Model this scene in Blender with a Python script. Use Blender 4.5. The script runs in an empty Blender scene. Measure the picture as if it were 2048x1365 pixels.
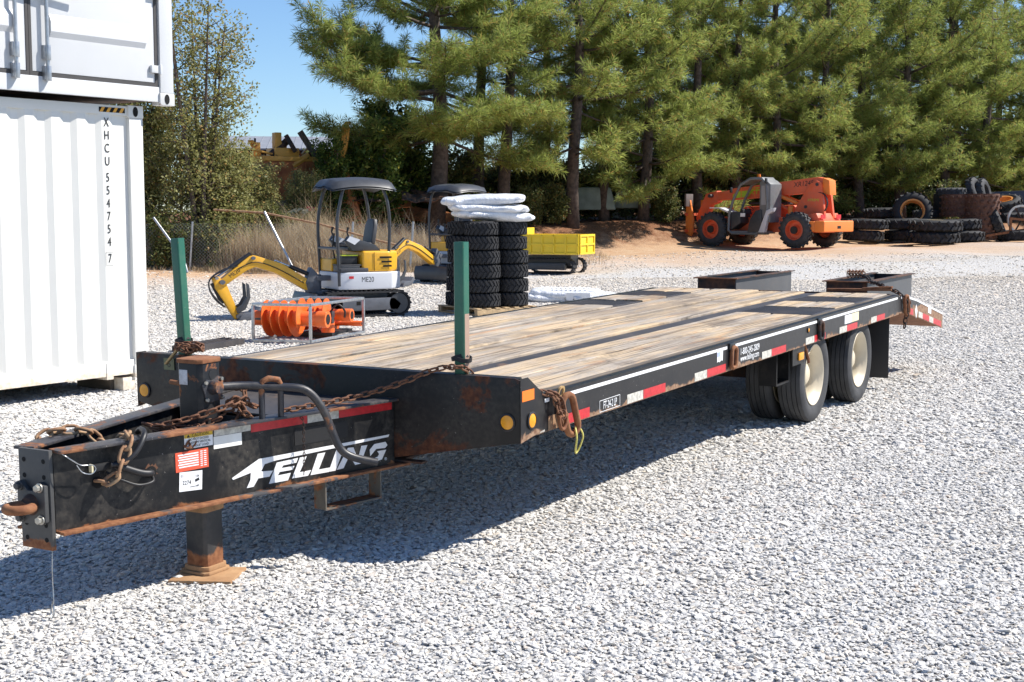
import bpy, bmesh, math, random
import numpy as np
from mathutils import Vector, Matrix, Euler
R = math.radians
random.seed(7); rng = np.random.default_rng(11)
S = bpy.context.scene
COL = S.collection

# ---------------- camera ----------------
cam = bpy.data.objects.new('camera', bpy.data.cameras.new('camera'))
COL.objects.link(cam); S.camera = cam
cam.location = (0, 0, 1.7205)
cam.rotation_euler = (R(90) - 0.0959, 0, 0)
cam.data.sensor_width = 36; cam.data.lens = 36 * 2720.9 / 2048
cam.data.clip_start = .05; cam.data.clip_end = 3000
S.render.resolution_x = 1024; S.render.resolution_y = 682

# ---------------- sky and sun ----------------
SUN_AZ = R(80); SUN_EL = R(47)
world = bpy.data.worlds.new('World'); S.world = world; world.use_nodes = True
wn = world.node_tree; bg = wn.nodes['Background']
sky = wn.nodes.new('ShaderNodeTexSky'); sky.sky_type = 'NISHITA'; sky.sun_disc = False
sky.sun_elevation = SUN_EL; sky.sun_rotation = SUN_AZ
sky.air_density = 1.0; sky.dust_density = .0; sky.ozone_density = 3.0
tint = wn.nodes.new('ShaderNodeMix'); tint.data_type = 'RGBA'; tint.blend_type = 'MULTIPLY'; tint.inputs[0].default_value = 1
tint.inputs[7].default_value = (.76, .90, 1.08, 1); wn.links.new(sky.outputs[0], tint.inputs[6])
wn.links.new(tint.outputs[2], bg.inputs[0]); bg.inputs[1].default_value = .088
sun = bpy.data.objects.new('sun', bpy.data.lights.new('sun', 'SUN')); COL.objects.link(sun)
sd = Vector((math.cos(SUN_EL) * math.sin(SUN_AZ), math.cos(SUN_EL) * math.cos(SUN_AZ), math.sin(SUN_EL)))
sun.rotation_euler = sd.to_track_quat('Z', 'Y').to_euler()
sun.location = sd * 60
sun.data.energy = 5.0; sun.data.angle = R(.5); sun.data.color = (1, .95, .87)
S.view_settings.view_transform = 'Standard'; S.view_settings.look = 'None'
S.view_settings.exposure = .70; S.view_settings.gamma = 1

# ---------------- materials ----------------
class NT:
    def __init__(s, name):
        s.m = bpy.data.materials.new(name); s.m.use_nodes = True
        s.t = s.m.node_tree; s.b = s.t.nodes['Principled BSDF']
    def n(s, ty, **kw):
        x = s.t.nodes.new('ShaderNode' + ty)
        for k, v in kw.items(): setattr(x, k, v)
        return x
    def l(s, a, b): s.t.links.new(a, b)
    def set(s, sock, v):
        if hasattr(v, 'default_value') or hasattr(v, 'links') and not isinstance(v, (int, float, tuple)): s.l(v, sock)
        else:
            if isinstance(v, (tuple, list)) and len(v) == 3 and sock.type == 'RGBA': v = (*v, 1)
            sock.default_value = v
    def co(s, kind='Object', scale=None, loc=None):
        c = s.n('TexCoord').outputs[kind]
        if scale is None and loc is None: return c
        m = s.n('Mapping'); s.l(c, m.inputs[0])
        if scale is not None: m.inputs['Scale'].default_value = scale if isinstance(scale, (tuple, list)) else (scale,) * 3
        if loc is not None: s.set(m.inputs['Location'], loc)
        return m.outputs[0]
    def noise(s, scale, vec=None, detail=4, rough=.55, dist=0, out=0):
        x = s.n('TexNoise'); x.inputs['Scale'].default_value = scale; x.inputs['Detail'].default_value = detail
        x.inputs['Roughness'].default_value = rough; x.inputs['Distortion'].default_value = dist
        if vec is not None: s.l(vec, x.inputs['Vector'])
        return x.outputs[out]
    def vor(s, scale, vec=None, out='Distance', feature='F1'):
        x = s.n('TexVoronoi', feature=feature); x.inputs['Scale'].default_value = scale
        if vec is not None: s.l(vec, x.inputs['Vector'])
        return x.outputs[out]
    def ramp(s, fac, a, b, va=0., vb=1.):
        x = s.n('MapRange'); s.l(fac, x.inputs[0])
        x.inputs[1].default_value = a; x.inputs[2].default_value = b; x.inputs[3].default_value = va; x.inputs[4].default_value = vb
        x.clamp = True
        return x.outputs[0]
    def math(s, op, a, b=0.):
        x = s.n('Math', operation=op); s.set(x.inputs[0], a); s.set(x.inputs[1], b); return x.outputs[0]
    def mix(s, f, a, b, blend='MIX'):
        x = s.n('Mix', data_type='RGBA', blend_type=blend); s.set(x.inputs[0], f); s.set(x.inputs[6], a); s.set(x.inputs[7], b)
        return x.outputs[2]
    def mixf(s, f, a, b):
        x = s.n('Mix', data_type='FLOAT'); s.set(x.inputs[0], f); s.set(x.inputs[2], a); s.set(x.inputs[3], b); return x.outputs[0]
    def rand(s): return s.n('ObjectInfo').outputs['Random']
    def sep(s, v, i):
        x = s.n('SeparateXYZ'); s.l(v, x.inputs[0]); return x.outputs[i]
    def bump(s, hgt, strength=.3, dist=.01):
        x = s.n('Bump'); x.inputs['Strength'].default_value = strength; x.inputs['Distance'].default_value = dist
        s.l(hgt, x.inputs['Height']); s.l(x.outputs[0], s.b.inputs['Normal'])
    def fin(s, col=None, rough=None, metal=None, spec=None):
        if col is not None: s.set(s.b.inputs['Base Color'], col)
        if rough is not None: s.set(s.b.inputs['Roughness'], rough)
        if metal is not None: s.set(s.b.inputs['Metallic'], metal)
        if spec is not None: s.set(s.b.inputs['Specular IOR Level'], spec)
        return s.m

RUST_A = (.16, .055, .022); RUST_B = (.30, .13, .055)
def paint(name, col, rough=.4, rust=0., rc2=None, rs=6, dirt=.25, dirtcol=(.28, .24, .19), zband=None, var=.12, spec=.5, bump=.1, metal=0., chips=0.):
    """painted metal: tone variation, dust, rust patches, optional rust band along a lower edge (object z)"""
    k = NT(name); c = k.co()
    n1 = k.noise(2.2, c, 5); n2 = k.noise(rs, c, 8, .65, .3); n3 = k.noise(38, c, 3)
    base = k.mix(k.ramp(n1, .3, .7), tuple(x * (1 - var) for x in col), tuple(min(1, x * (1 + var)) for x in col))
    dn = k.math('MULTIPLY', k.ramp(n2, .42, .75), k.ramp(n3, .3, .75))
    base = k.mix(k.math('MULTIPLY', dn, dirt), base, dirtcol)
    rg = k.mixf(dn, rough, min(1, rough + .3))
    if rust > 0 or zband:
        m = None
        n4 = k.noise(rs * .9, k.co(loc=(3.1, 1.7, 5.2)), 9, .68, .4)
        if rust > 0: m = k.ramp(n4, .72 - rust * .3, .76 - rust * .3)
        if zband:
            z = k.sep(c, 2); zb = k.ramp(z, zband[0], zband[1], .30, -.12)
            m2 = k.ramp(k.math('ADD', n4, zb), .60, .66)
            m = m2 if m is None else k.math('MAXIMUM', m, m2)
        rc = k.mix(k.ramp(k.noise(30, c, 4), .35, .65), *(rc2 or (RUST_A, RUST_B)))
        base = k.mix(m, base, rc); rg = k.mixf(m, rg, .85)
    if chips > 0:
        m3 = k.math('MULTIPLY', k.ramp(k.noise(70, c, 3, .7), .70 - chips * .1, .74 - chips * .1), k.ramp(n1, .45, .6))
        base = k.mix(m3, base, (.35, .32, .3))
    if bump: k.bump(k.mixf(.35, n2, n3), bump, .006)
    return k.fin(base, rg, metal, spec)
def plain(name, col, rough=.5, metal=0., var=.1, scale=8, bump=.1, spec=.5):
    k = NT(name); c = k.co(); n = k.noise(scale, c, 5)
    b = k.mix(k.ramp(n, .3, .7), tuple(x * (1 - var) for x in col), tuple(min(1, x * (1 + var)) for x in col))
    if bump: k.bump(n, bump, .006)
    return k.fin(b, rough, metal, spec)
def rusty(name, a=RUST_A, b=RUST_B, rough=.85, scale=14, dark=.0):
    k = NT(name); c = k.co(); n = k.noise(scale, c, 8, .65); n2 = k.noise(scale * 4, c, 3)
    col = k.mix(k.ramp(n, .35, .65), a, b); col = k.mix(k.ramp(n2, .55, .8, 0, .5), col, (.05, .025, .015))
    if dark: col = k.mix(k.ramp(k.noise(scale * .4, c, 4), .5 - dark * .2, .62), (.02, .02, .022), col)
    k.bump(n2, .35, .004); return k.fin(col, rough)

M = {}
M['black'] = paint('trailer_black', (.010, .010, .011), .34, spec=.3, rust=.10, rs=3.5, dirt=.22, chips=.1)
M['rail'] = paint('rail_black', (.012, .012, .014), .3, spec=.35, rust=.02, rs=7, dirt=.16, zband=(.575, .645), chips=.35, rc2=((.16, .08, .045), (.34, .22, .14)))
M['header'] = paint('header_black', (.008, .008, .009), .36, spec=.28, rust=.5, rs=2.4, dirt=.25, zband=(.42, .74), chips=.25, rc2=((.045, .018, .012), (.13, .048, .022)))
M['beam'] = paint('beam_black', (.009, .0095, .011), .36, spec=.3, rust=.13, rs=4.5, dirt=.35, zband=(.36, .44), chips=.15)
M['flange'] = paint('flange_worn', (.03, .03, .036), .42, rust=.6, rs=3.0, dirt=.45, chips=.4)
M['flange_rust'] = paint('flange_rusted', (.05, .05, .055), .5, rust=.95, rs=3.0, dirt=.5)
M['plate'] = paint('steel_plate_dark', (.040, .037, .038), .5, rust=.3, rs=2.5, dirt=.7, dirtcol=(.17, .14, .12), rc2=((.07, .045, .035), (.15, .09, .06)))
M['rust'] = rusty('rusty_iron'); M['chain'] = rusty('rusty_chain', (.10, .04, .022), (.24, .11, .055))
M['chain_light'] = rusty('worn_chain', (.22, .10, .05), (.42, .28, .16))
M['rustdark'] = rusty('rusty_dark', (.06, .03, .02), (.16, .07, .035), dark=.5)
M['ramp'] = paint('ramp_grey', (.075, .075, .078), .5, rust=.12, rs=4, dirt=.35)
M['rubber'] = plain('tyre_rubber', (.028, .028, .030), .75, var=.25, scale=5, spec=.3)
M['rubber_grey'] = plain('dusty_rubber', (.060, .060, .062), .8, var=.3, scale=6, spec=.25)
M['rim'] = paint('cream_rim', (.62, .54, .40), .38, rust=.06, rs=9, dirt=.25, dirtcol=(.35, .25, .16))
M['white'] = plain('white_paint', (.80, .80, .80), .45, var=.05)
M['tape_red'] = plain('red_reflective', (.52, .022, .028), .35, var=.2, scale=30)
M['tape_white'] = plain('silver_reflective', (.52, .50, .44), .4, var=.35, scale=40)
M['orange_refl'] = plain('orange_reflector', (.85, .19, .012), .3, var=.08)
M['amber'] = plain('amber_lens', (.80, .33, .015), .22, var=.1, scale=20)
M['green'] = paint('green_paint', (.016, .11, .065), .35, rust=.06, rs=8, dirt=.2, chips=.3)
M['blackplain'] = plain('black_matt', (.012, .012, .013), .6)
M['hole'] = plain('dark_hole', (.003, .003, .003), .9, bump=0)
M['steel'] = plain('galvanised_steel', (.42, .43, .44), .38, metal=.8, var=.2, scale=20)
M['zinc'] = plain('bolt_zinc', (.45, .43, .38), .4, metal=.7, var=.2)
M['hose'] = plain('rubber_hose', (.014, .014, .016), .5)

def wood_mat():
    k = NT('weathered_deck_wood')
    oi = k.n('ObjectInfo').outputs['Random']
    cb = k.n('CombineXYZ'); k.set(cb.inputs[1], k.math('MULTIPLY', oi, 37.)); k.set(cb.inputs[0], k.math('MULTIPLY', oi, 11.))
    def cc(sc):
        m = k.n('Mapping'); k.l(k.n('TexCoord').outputs['Object'], m.inputs[0]); k.l(cb.outputs[0], m.inputs['Location'])
        m.inputs['Scale'].default_value = sc; return m.outputs[0]
    g = k.noise(1., cc((30, .9, 6)), 8, .72, .5)
    g2 = k.noise(1., cc((110, 2.5, 9)), 4, .6); crk = k.noise(1., cc((60, .6, 5)), 3, .5, .3)
    big = k.noise(1., cc((5, .9, 1)), 5, .6, .6); blot = k.noise(1., cc((8, .8, 1)), 7, .72, 1.0); spl = k.noise(1., cc((22, 1.3, 1)), 6, .7, .5)
    col = k.mix(k.ramp(big, .42, .57), (.57, .425, .265), (.40, .355, .305))
    col = k.mix(k.ramp(oi, .0, 1., 0., .25), col, (.42, .36, .30))
    col = k.mix(k.ramp(g, .44, .66, 0, .5), col, (.27, .20, .14))
    col = k.mix(k.ramp(g2, .52, .72, 0, .35), col, (.62, .52, .39))
    col = k.mix(k.ramp(spl, .55, .68, 0, .5), col, (.12, .095, .08))
    col = k.mix(k.ramp(blot, .53, .66, 0, .8), col, (.075, .06, .05))
    col = k.mix(k.ramp(crk, .61, .65, 0, .9), col, (.045, .036, .03))
    col = k.mix(k.ramp(k.noise(1., cc((7, .8, 1)), 5, .7, 1.2), .58, .66, 0, .6), col, (.48, .22, .08))
    yy = k.n('TexCoord').outputs['Object']; wst = k.noise(.55, yy, 5, .65, .6); wst2 = k.noise(1.3, k.co(scale=(1, .7, 1), loc=(4, 9, 0)), 5, .65, .8)
    col = k.mix(k.ramp(wst, .50, .62, 0, .6), col, (.22, .18, .145)); col = k.mix(k.ramp(wst2, .54, .64, 0, .6), col, (.13, .11, .095)); col = k.mix(k.ramp(wst2, .44, .34, 0, .45), col, (.60, .46, .29))
    k.bump(k.mixf(.4, k.math('SUBTRACT', g, k.ramp(crk, .56, .62, 0, .8)), g2), .8, .012)
    return k.fin(col, .9, spec=.2)
M['wood'] = wood_mat()
k = NT('wood_edge_dirty'); c = k.co(scale=(14, 1.5, 6)); g = k.noise(1, c, 6, .7)
M['woodedge'] = k.fin(k.mix(k.ramp(g, .3, .7), (.05, .042, .035), (.20, .16, .12)), .9)

# ---------------- mesh helpers ----------------
def basis(d, up=(0, 0, 1)):
    d = Vector(d).normalized(); u = Vector(up)
    if abs(d.dot(u)) > .97: u = Vector((1, 0, 0)) if abs(d.x) < .9 else Vector((0, 1, 0))
    s = d.cross(u).normalized(); return d, s, s.cross(d).normalized()
def frame(o, x, y, z):
    m = Matrix((Vector(x).to_4d(), Vector(y).to_4d(), Vector(z).to_4d(), Vector(o).to_4d())).transposed()
    m[3][0] = m[3][1] = m[3][2] = 0; m[3][3] = 1; return m
def T(x, y, z): return Matrix.Translation((x, y, z))
def RX(a): return Matrix.Rotation(a, 4, 'X')
def RY(a): return Matrix.Rotation(a, 4, 'Y')
def RZ(a): return Matrix.Rotation(a, 4, 'Z')
class MB:
    def __init__(s): s.v = []; s.f = []
    def add(s, vs, fs, m=None):
        b = len(s.v)
        s.v += [tuple(m @ Vector(v)) for v in vs] if m is not None else [tuple(v) for v in vs]
        s.f += [tuple(i + b for i in f) for f in fs]; return s
    def box(s, c, sz, m=None, taper=1.):
        x, y, z = (q / 2 for q in sz); t = taper
        vs = [(-x, -y, -z), (x, -y, -z), (x, y, -z), (-x, y, -z), (-x * t, -y * t, z), (x * t, -y * t, z), (x * t, y * t, z), (-x * t, y * t, z)]
        mm = T(*c) if m is None else m @ T(*c)
        return s.add(vs, [(0, 3, 2, 1), (4, 5, 6, 7), (0, 1, 5, 4), (1, 2, 6, 5), (2, 3, 7, 6), (3, 0, 4, 7)], mm)
    def lohi(s, a, b, m=None):
        return s.box([(p + q) / 2 for p, q in zip(a, b)], [abs(q - p) for p, q in zip(a, b)], m)
    def beam(s, p0, p1, w, h, up=(0, 0, 1), m=None):
        p0, p1 = Vector(p0), Vector(p1); d, sd_, u = basis(p1 - p0, up)
        mm = frame((p0 + p1) / 2, d, sd_, u)
        return s.box((0, 0, 0), ((p1 - p0).length, w, h), mm if m is None else m @ mm)
    def tube(s, pts, r, n=8, closed=False, m=None, cap=True):
        pts = [Vector(p) for p in pts]; k = len(pts); rs = r if isinstance(r, (list, tuple)) else [r] * k
        vs = []; fs = []; prev = None
        for i, p in enumerate(pts):
            if closed: d = pts[(i + 1) % k] - pts[i - 1]
            else: d = (pts[min(i + 1, k - 1)] - pts[max(i - 1, 0)])
            d.normalize()
            if prev is None: _, sd_, u = basis(d)
            else:
                u = prev - d * prev.dot(d)
                if u.length < 1e-5: _, _, u = basis(d)
                u.normalize(); sd_ = d.cross(u)
            prev = u
            for j in range(n):
                a = 2 * math.pi * j / n; vs.append(p + (sd_ * math.cos(a) + u * math.sin(a)) * rs[i])
        for i in range(k if closed else k - 1):
            for j in range(n):
                a, b2 = i * n + j, i * n + (j + 1) % n; i2 = (i + 1) % k
                fs.append((a, b2, i2 * n + (j + 1) % n, i2 * n + j))
        if cap and not closed:
            fs.append(tuple(range(n - 1, -1, -1))); fs.append(tuple((k - 1) * n + j for j in range(n)))
        return s.add(vs, fs, m)
    def cyl(s, p0, p1, r, n=16, r2=None, m=None): return s.tube([p0, p1], [r, r if r2 is None else r2], n, m=m)
    def lathe(s, prof, n=32, m=None, closed=True):
        """profile of (radius, axial) about local Z"""
        vs = []; fs = []; k = len(prof)
        for j in range(n):
            a = 2 * math.pi * j / n
            for r, z in prof: vs.append((r * math.cos(a), r * math.sin(a), z))
        for j in range(n):
            j2 = (j + 1) % n
            for i in range(k if closed else k - 1):
                i2 = (i + 1) % k; fs.append((j * k + i, j2 * k + i, j2 * k + i2, j * k + i2))
        return s.add(vs, fs, m)
    def prism(s, poly, d0, d1, m=None):
        """poly in local XY, extruded along Z d0..d1"""
        n = len(poly); vs = [(x, y, d0) for x, y in poly] + [(x, y, d1) for x, y in poly]
        ar = sum(poly[i][0] * poly[(i + 1) % n][1] - poly[(i + 1) % n][0] * poly[i][1] for i in range(n))
        idx = list(range(n)) if ar > 0 else list(range(n - 1, -1, -1))
        fs = [tuple(reversed(idx)), tuple(n + i for i in idx)]
        for q in range(n):
            i, j = idx[q], idx[(q + 1) % n]; fs.append((i, j, n + j, n + i))
        return s.add(vs, fs, m)
    def build(s, name, mat, parent=None, bevel=0., smooth=None, segs=2, loc=None, rz=None):
        me = bpy.data.meshes.new(name); me.from_pydata(s.v, [], s.f); me.update()
        if bevel:
            b = bmesh.new(); b.from_mesh(me)
            es = [e for e in b.edges if len(e.link_faces) == 2 and e.calc_face_angle(0) > .5]
            bmesh.ops.bevel(b, geom=es, offset=bevel, segments=segs, affect='EDGES', profile=.6, clamp_overlap=True)
            b.to_mesh(me); b.free()
        if smooth is None and bevel: smooth = 35
        if smooth:
            me.polygons.foreach_set('use_smooth', [True] * len(me.polygons)); me.set_sharp_from_angle(angle=R(smooth))
        me.materials.append(M[mat] if isinstance(mat, str) else mat)
        return obj(name, me, parent, loc, rz)
def obj(name, me, parent=None, loc=None, rz=None):
    o = bpy.data.objects.new(name, me); COL.objects.link(o)
    if parent is not None: o.parent = parent
    if loc is not None: o.location = loc
    if rz is not None: o.rotation_euler = (0, 0, rz)
    return o
def tag(o, label=None, cat=None, group=None, kind=None):
    if label: o['label'] = label
    if cat: o['category'] = cat
    if group: o['group'] = group
    if kind: o['kind'] = kind
    return o
def thing(name, label, cat, loc=(0, 0, 0), rz=0, group=None):
    return tag(obj(name, None, None, loc, rz), label, cat, group)
def copy_tree(o, parent=None):
    c = o.copy(); COL.objects.link(c); c.parent = parent
    for ch in list(o.children): copy_tree(ch, c)
    return c
def fast_mesh(name, verts, tris, mats, smooth=False):
    """verts (N,3), faces (F,k) numpy -> mesh, quickly"""
    me = bpy.data.meshes.new(name); f, kk = tris.shape
    me.vertices.add(len(verts)); me.vertices.foreach_set('co', np.asarray(verts, np.float32).ravel())
    me.loops.add(f * kk); me.loops.foreach_set('vertex_index', np.asarray(tris, np.int32).ravel())
    me.polygons.add(f); me.polygons.foreach_set('loop_start', np.arange(0, f * kk, kk, dtype=np.int32))
    if smooth: me.polygons.foreach_set('use_smooth', np.ones(f, bool))
    me.update(calc_edges=True); me.validate()
    for m in (mats if isinstance(mats, (list, tuple)) else [mats]): me.materials.append(m)
    return me
def text(name, body, size, mat, parent, m, align='CENTER', ext=.0008, space=1., line=1., sx=1., shear=0.):
    cu = bpy.data.curves.new(name, 'FONT'); cu.body = body; cu.size = size; cu.align_x = align; cu.align_y = 'CENTER'
    cu.extrude = ext; cu.space_character = space; cu.space_line = line; cu.resolution_u = 3; cu.shear = shear
    to = bpy.data.objects.new(name, cu); COL.objects.link(to)
    dg = bpy.context.evaluated_depsgraph_get()
    me = bpy.data.meshes.new_from_object(to.evaluated_get(dg)); bpy.data.objects.remove(to); bpy.data.curves.remove(cu)
    me.transform(m @ Matrix.Diagonal((sx, 1, 1, 1))); me.materials.clear(); me.materials.append(M[mat] if isinstance(mat, str) else mat)
    return obj(name, me, parent)
GY, GZ = [0, 24, 36, 46, 52, 57, 400], [0, 0, .12, .27, .4, .55, .7]
def bank(x, y):
    """earth bank along the edge of the pine stand"""
    d = np.clip((np.asarray(y) - (50 + .62 * np.asarray(x)) + 2.6) / 2.8, 0, 1); return .85 * d * d * (3 - 2 * d) * np.clip((np.asarray(x) + 12) / 4, 0, 1)
def gz(y, x=None): return float(np.interp(y, GY, GZ) + (0 if x is None else bank(x, y)))
# ---------------- ground ----------------
def ground_mat():
    k = NT('gravel_and_clay'); p = k.n('NewGeometry').outputs['Position']
    x, y = k.sep(p, 0), k.sep(p, 1)
    nb = k.noise(.22, p, 5, .6); nf = k.noise(2.5, p, 5, .65); nt = k.noise(18, p, 4, .6)
    v = k.vor(22, p); vc = k.vor(22, p, 'Color')
    gcol = k.mix(k.ramp(k.sep(vc, 0), 0, 1), (.46, .45, .435), (.60, .585, .56))
    gcol = k.mix(k.ramp(v, .3, .75, 0, .8), gcol, (.36, .35, .34))
    gcol = k.mix(k.ramp(nb, .45, .7, 0, .35), gcol, (.42, .36, .27))
    clay = k.mix(k.ramp(nf, .3, .7), (.40, .225, .12), (.50, .36, .235))
    clay = k.mix(k.ramp(nt, .5, .75, 0, .7), clay, (.56, .48, .38))
    clay = k.mix(k.ramp(k.noise(6, p, 6, .7), .54, .68, 0, .45), clay, (.26, .12, .06))
    straw = k.mix(k.ramp(nt, .35, .65), (.13, .055, .028), (.26, .13, .07))
    b = k.math('SUBTRACT', y, k.math('MULTIPLY', x, .72))
    w = k.math('MULTIPLY', k.math('SUBTRACT', nb, .5), 11.)
    w2 = k.math('MULTIPLY', k.math('SUBTRACT', nf, .5), 6.)
    b = k.math('ADD', b, k.math('ADD', w, w2))
    m1 = k.ramp(b, 32.5, 41.)
    col = k.mix(m1, gcol, clay)
    m2 = k.ramp(k.math('ADD', y, k.math('ADD', w2, k.math('MULTIPLY', x, -.62))), 46.8, 49.2)
    col = k.mix(m2, col, straw)
    h = k.mixf(m1, v, nt); k.bump(h, .8, .03)
    return k.fin(col, .95, spec=.15)
xs = np.unique(np.concatenate([np.linspace(-40, 45, 86), np.array([-600, -300, -150, -90, -60, 65, 90, 150, 300, 600])]))
ys = np.unique(np.concatenate([np.linspace(-30, 0, 8), np.linspace(0, 80, 134), np.array([90, 105, 130, 180, 260, 400, 700])]))
X, Y = np.meshgrid(xs, ys); Z = np.interp(Y, GY, GZ) + bank(X, Y)
far = np.clip((Y - 22) / 20, 0, 1)
Z = Z + far * .05 * (np.sin(X * .9 + Y * .31) + np.sin(Y * .8 - X * .43)) - .012
nx, ny = len(xs), len(ys); I = np.arange(nx * ny).reshape(ny, nx)
F = np.stack([I[:-1, :-1], I[:-1, 1:], I[1:, 1:], I[1:, :-1]], -1).reshape(-1, 4)
gm = ground_mat()
ground = obj('ground', fast_mesh('ground', np.stack([X, Y, Z], -1).reshape(-1, 3), F, gm, True))
tag(ground, kind='structure')

# ---------------- loose crushed stone over the yard ----------------
def stone_mat():
    k = NT('crushed_stone'); r = k.rand()
    cr = k.n('ValToRGB'); k.l(r, cr.inputs[0]); e = cr.color_ramp
    stops = [(0, (.36, .365, .37)), (.05, (.46, .465, .47)), (.3, (.53, .53, .53)), (.6, (.57, .565, .56)), (.88, (.63, .625, .61)), (.955, (.60, .55, .47)), (.985, (.48, .40, .35)), (1, (.62, .60, .56))]
    while len(e.elements) < len(stops): e.elements.new(.5)
    for el, (p_, c_) in zip(e.elements, stops): el.position = p_; el.color = (*c_, 1)
    n = k.noise(1.1, k.co(), 5, .65)
    col = k.mix(k.ramp(n, .3, .7, 0, .45), cr.outputs[0], k.mix(.5, cr.outputs[0], (.75, .75, .74)))
    col = k.mix(1., col, (1., .975, .935), 'MULTIPLY')
    wp = k.n('NewGeometry').outputs['Position']; col = k.mix(k.ramp(k.noise(.45, wp, 5, .6, .5), .46, .68, 0, .42), col, (.56, .53, .48))
    py = k.sep(k.n('NewGeometry').outputs['Position'], 1)
    col = k.mix(k.ramp(py, 13, 34, 0, .62), col, (.60, .51, .40))
    k.bump(n, .25, .2)
    return k.fin(col, .85, spec=.25)
M['stone'] = stone_mat()
scol = bpy.data.collections.new('stone_shapes')
for i in range(14):
    b = bmesh.new()
    ex = (random.uniform(.85, 1.25), random.uniform(.6, .95), random.uniform(.34, .6))
    for j in range(18):
        d = Vector((random.gauss(0, 1), random.gauss(0, 1), random.gauss(0, 1))).normalized()
        pw = random.uniform(.85, 1.05)
        b.verts.new((d.x * ex[0] * pw, d.y * ex[1] * pw, d.z * ex[2] * pw))
    bmesh.ops.convex_hull(b, input=b.verts); bmesh.ops.triangulate(b, faces=b.faces)
    loose = [v for v in b.verts if not v.link_faces]; bmesh.ops.delete(b, geom=loose)
    me = bpy.data.meshes.new('stone_shape'); b.to_mesh(me); b.free(); me.materials.append(M['stone'])
    scol.objects.link(bpy.data.objects.new('stone_shape', me))
def scatter(y0, y1, dens, size, marg=1.2, lift=0.):
    n = int((y1 - y0) * 2 * (y1 * .378 + marg) * dens)
    y = rng.uniform(y0, y1, n); x = rng.uniform(-1, 1, n) * (y1 * .378 + marg)
    ok = np.abs(x) < y * .378 + marg
    x, y = x[ok], y[ok]; n = len(x)
    s = size * np.exp(rng.normal(0, .28, n))
    big = rng.random(n) < .035; s[big] *= 1.5
    z = np.interp(y, [0, 24, 36, 46, 52], [0, 0, .12, .27, .4]) + rng.uniform(-.5, .0, n) * s - .004
    z += np.clip((y - 22) / 20, 0, 1) * .05 * (np.sin(x * .9 + y * .31) + np.sin(y * .8 - x * .43))
    return np.stack([x, y, z], 1), s
G1 = [scatter(2.8, 6.2, 3500, .0135), scatter(6.2, 9.5, 2500, .0158), scatter(9.5, 15, 1250, .0215), scatter(15, 22, 850, .0225), scatter(22, 33, 330, .028)]
P = np.concatenate([g[0] for g in G1]); SZ = np.concatenate([g[1] for g in G1])
fade = (P[:, 1] - .72 * P[:, 0] > 34 + rng.normal(0, 2.0, len(P)))
P, SZ = P[~fade], SZ[~fade]
# a thin sprinkling of stones further out on the clay
e1 = scatter(29, 46, 26, .034); P = np.concatenate([P, e1[0]]); SZ = np.concatenate([SZ, e1[1]])
gme = bpy.data.meshes.new('gravel'); gme.vertices.add(len(P)); gme.vertices.foreach_set('co', P.astype(np.float32).ravel())
at = gme.attributes.new('scl', 'FLOAT', 'POINT'); at.data.foreach_set('value', SZ.astype(np.float32))
at = gme.attributes.new('idx', 'INT', 'POINT'); at.data.foreach_set('value', rng.integers(0, 14, len(P)).astype(np.int32))
rot = np.stack([rng.normal(0, .22, len(P)), rng.normal(0, .22, len(P)), rng.uniform(0, 6.28, len(P))], 1)
at = gme.attributes.new('rot', 'FLOAT_VECTOR', 'POINT'); at.data.foreach_set('vector', rot.astype(np.float32).ravel())
gme.materials.append(M['stone'])
gravel = obj('gravel', gme); tag(gravel, 'pale grey crushed stone covering the yard', 'gravel', kind='stuff')
ng = bpy.data.node_groups.new('scatter_stones', 'GeometryNodeTree')
ng.interface.new_socket('Geometry', in_out='INPUT', socket_type='NodeSocketGeometry')
ng.interface.new_socket('Geometry', in_out='OUTPUT', socket_type='NodeSocketGeometry')
gi, go = ng.nodes.new('NodeGroupInput'), ng.nodes.new('NodeGroupOutput')
iop = ng.nodes.new('GeometryNodeInstanceOnPoints'); ci = ng.nodes.new('GeometryNodeCollectionInfo')
ci.inputs[0].default_value = scol; ci.inputs[1].default_value = True; ci.inputs[2].default_value = True
def named(nm, ty):
    q = ng.nodes.new('GeometryNodeInputNamedAttribute'); q.data_type = ty; q.inputs[0].default_value = nm
    return next(o for o in q.outputs if o.enabled and o.name == 'Attribute')
e2r = ng.nodes.new('FunctionNodeEulerToRotation')
ng.links.new(gi.outputs[0], iop.inputs['Points']); ng.links.new(ci.outputs[0], iop.inputs['Instance'])
iop.inputs['Pick Instance'].default_value = True
ng.links.new(named('idx', 'INT'), iop.inputs['Instance Index'])
ng.links.new(named('rot', 'FLOAT_VECTOR'), e2r.inputs[0]); ng.links.new(e2r.outputs[0], iop.inputs['Rotation'])
ng.links.new(named('scl', 'FLOAT'), iop.inputs['Scale']); ng.links.new(iop.outputs[0], go.inputs[0])
md = gravel.modifiers.new('stones', 'NODES'); md.node_group = ng
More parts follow.
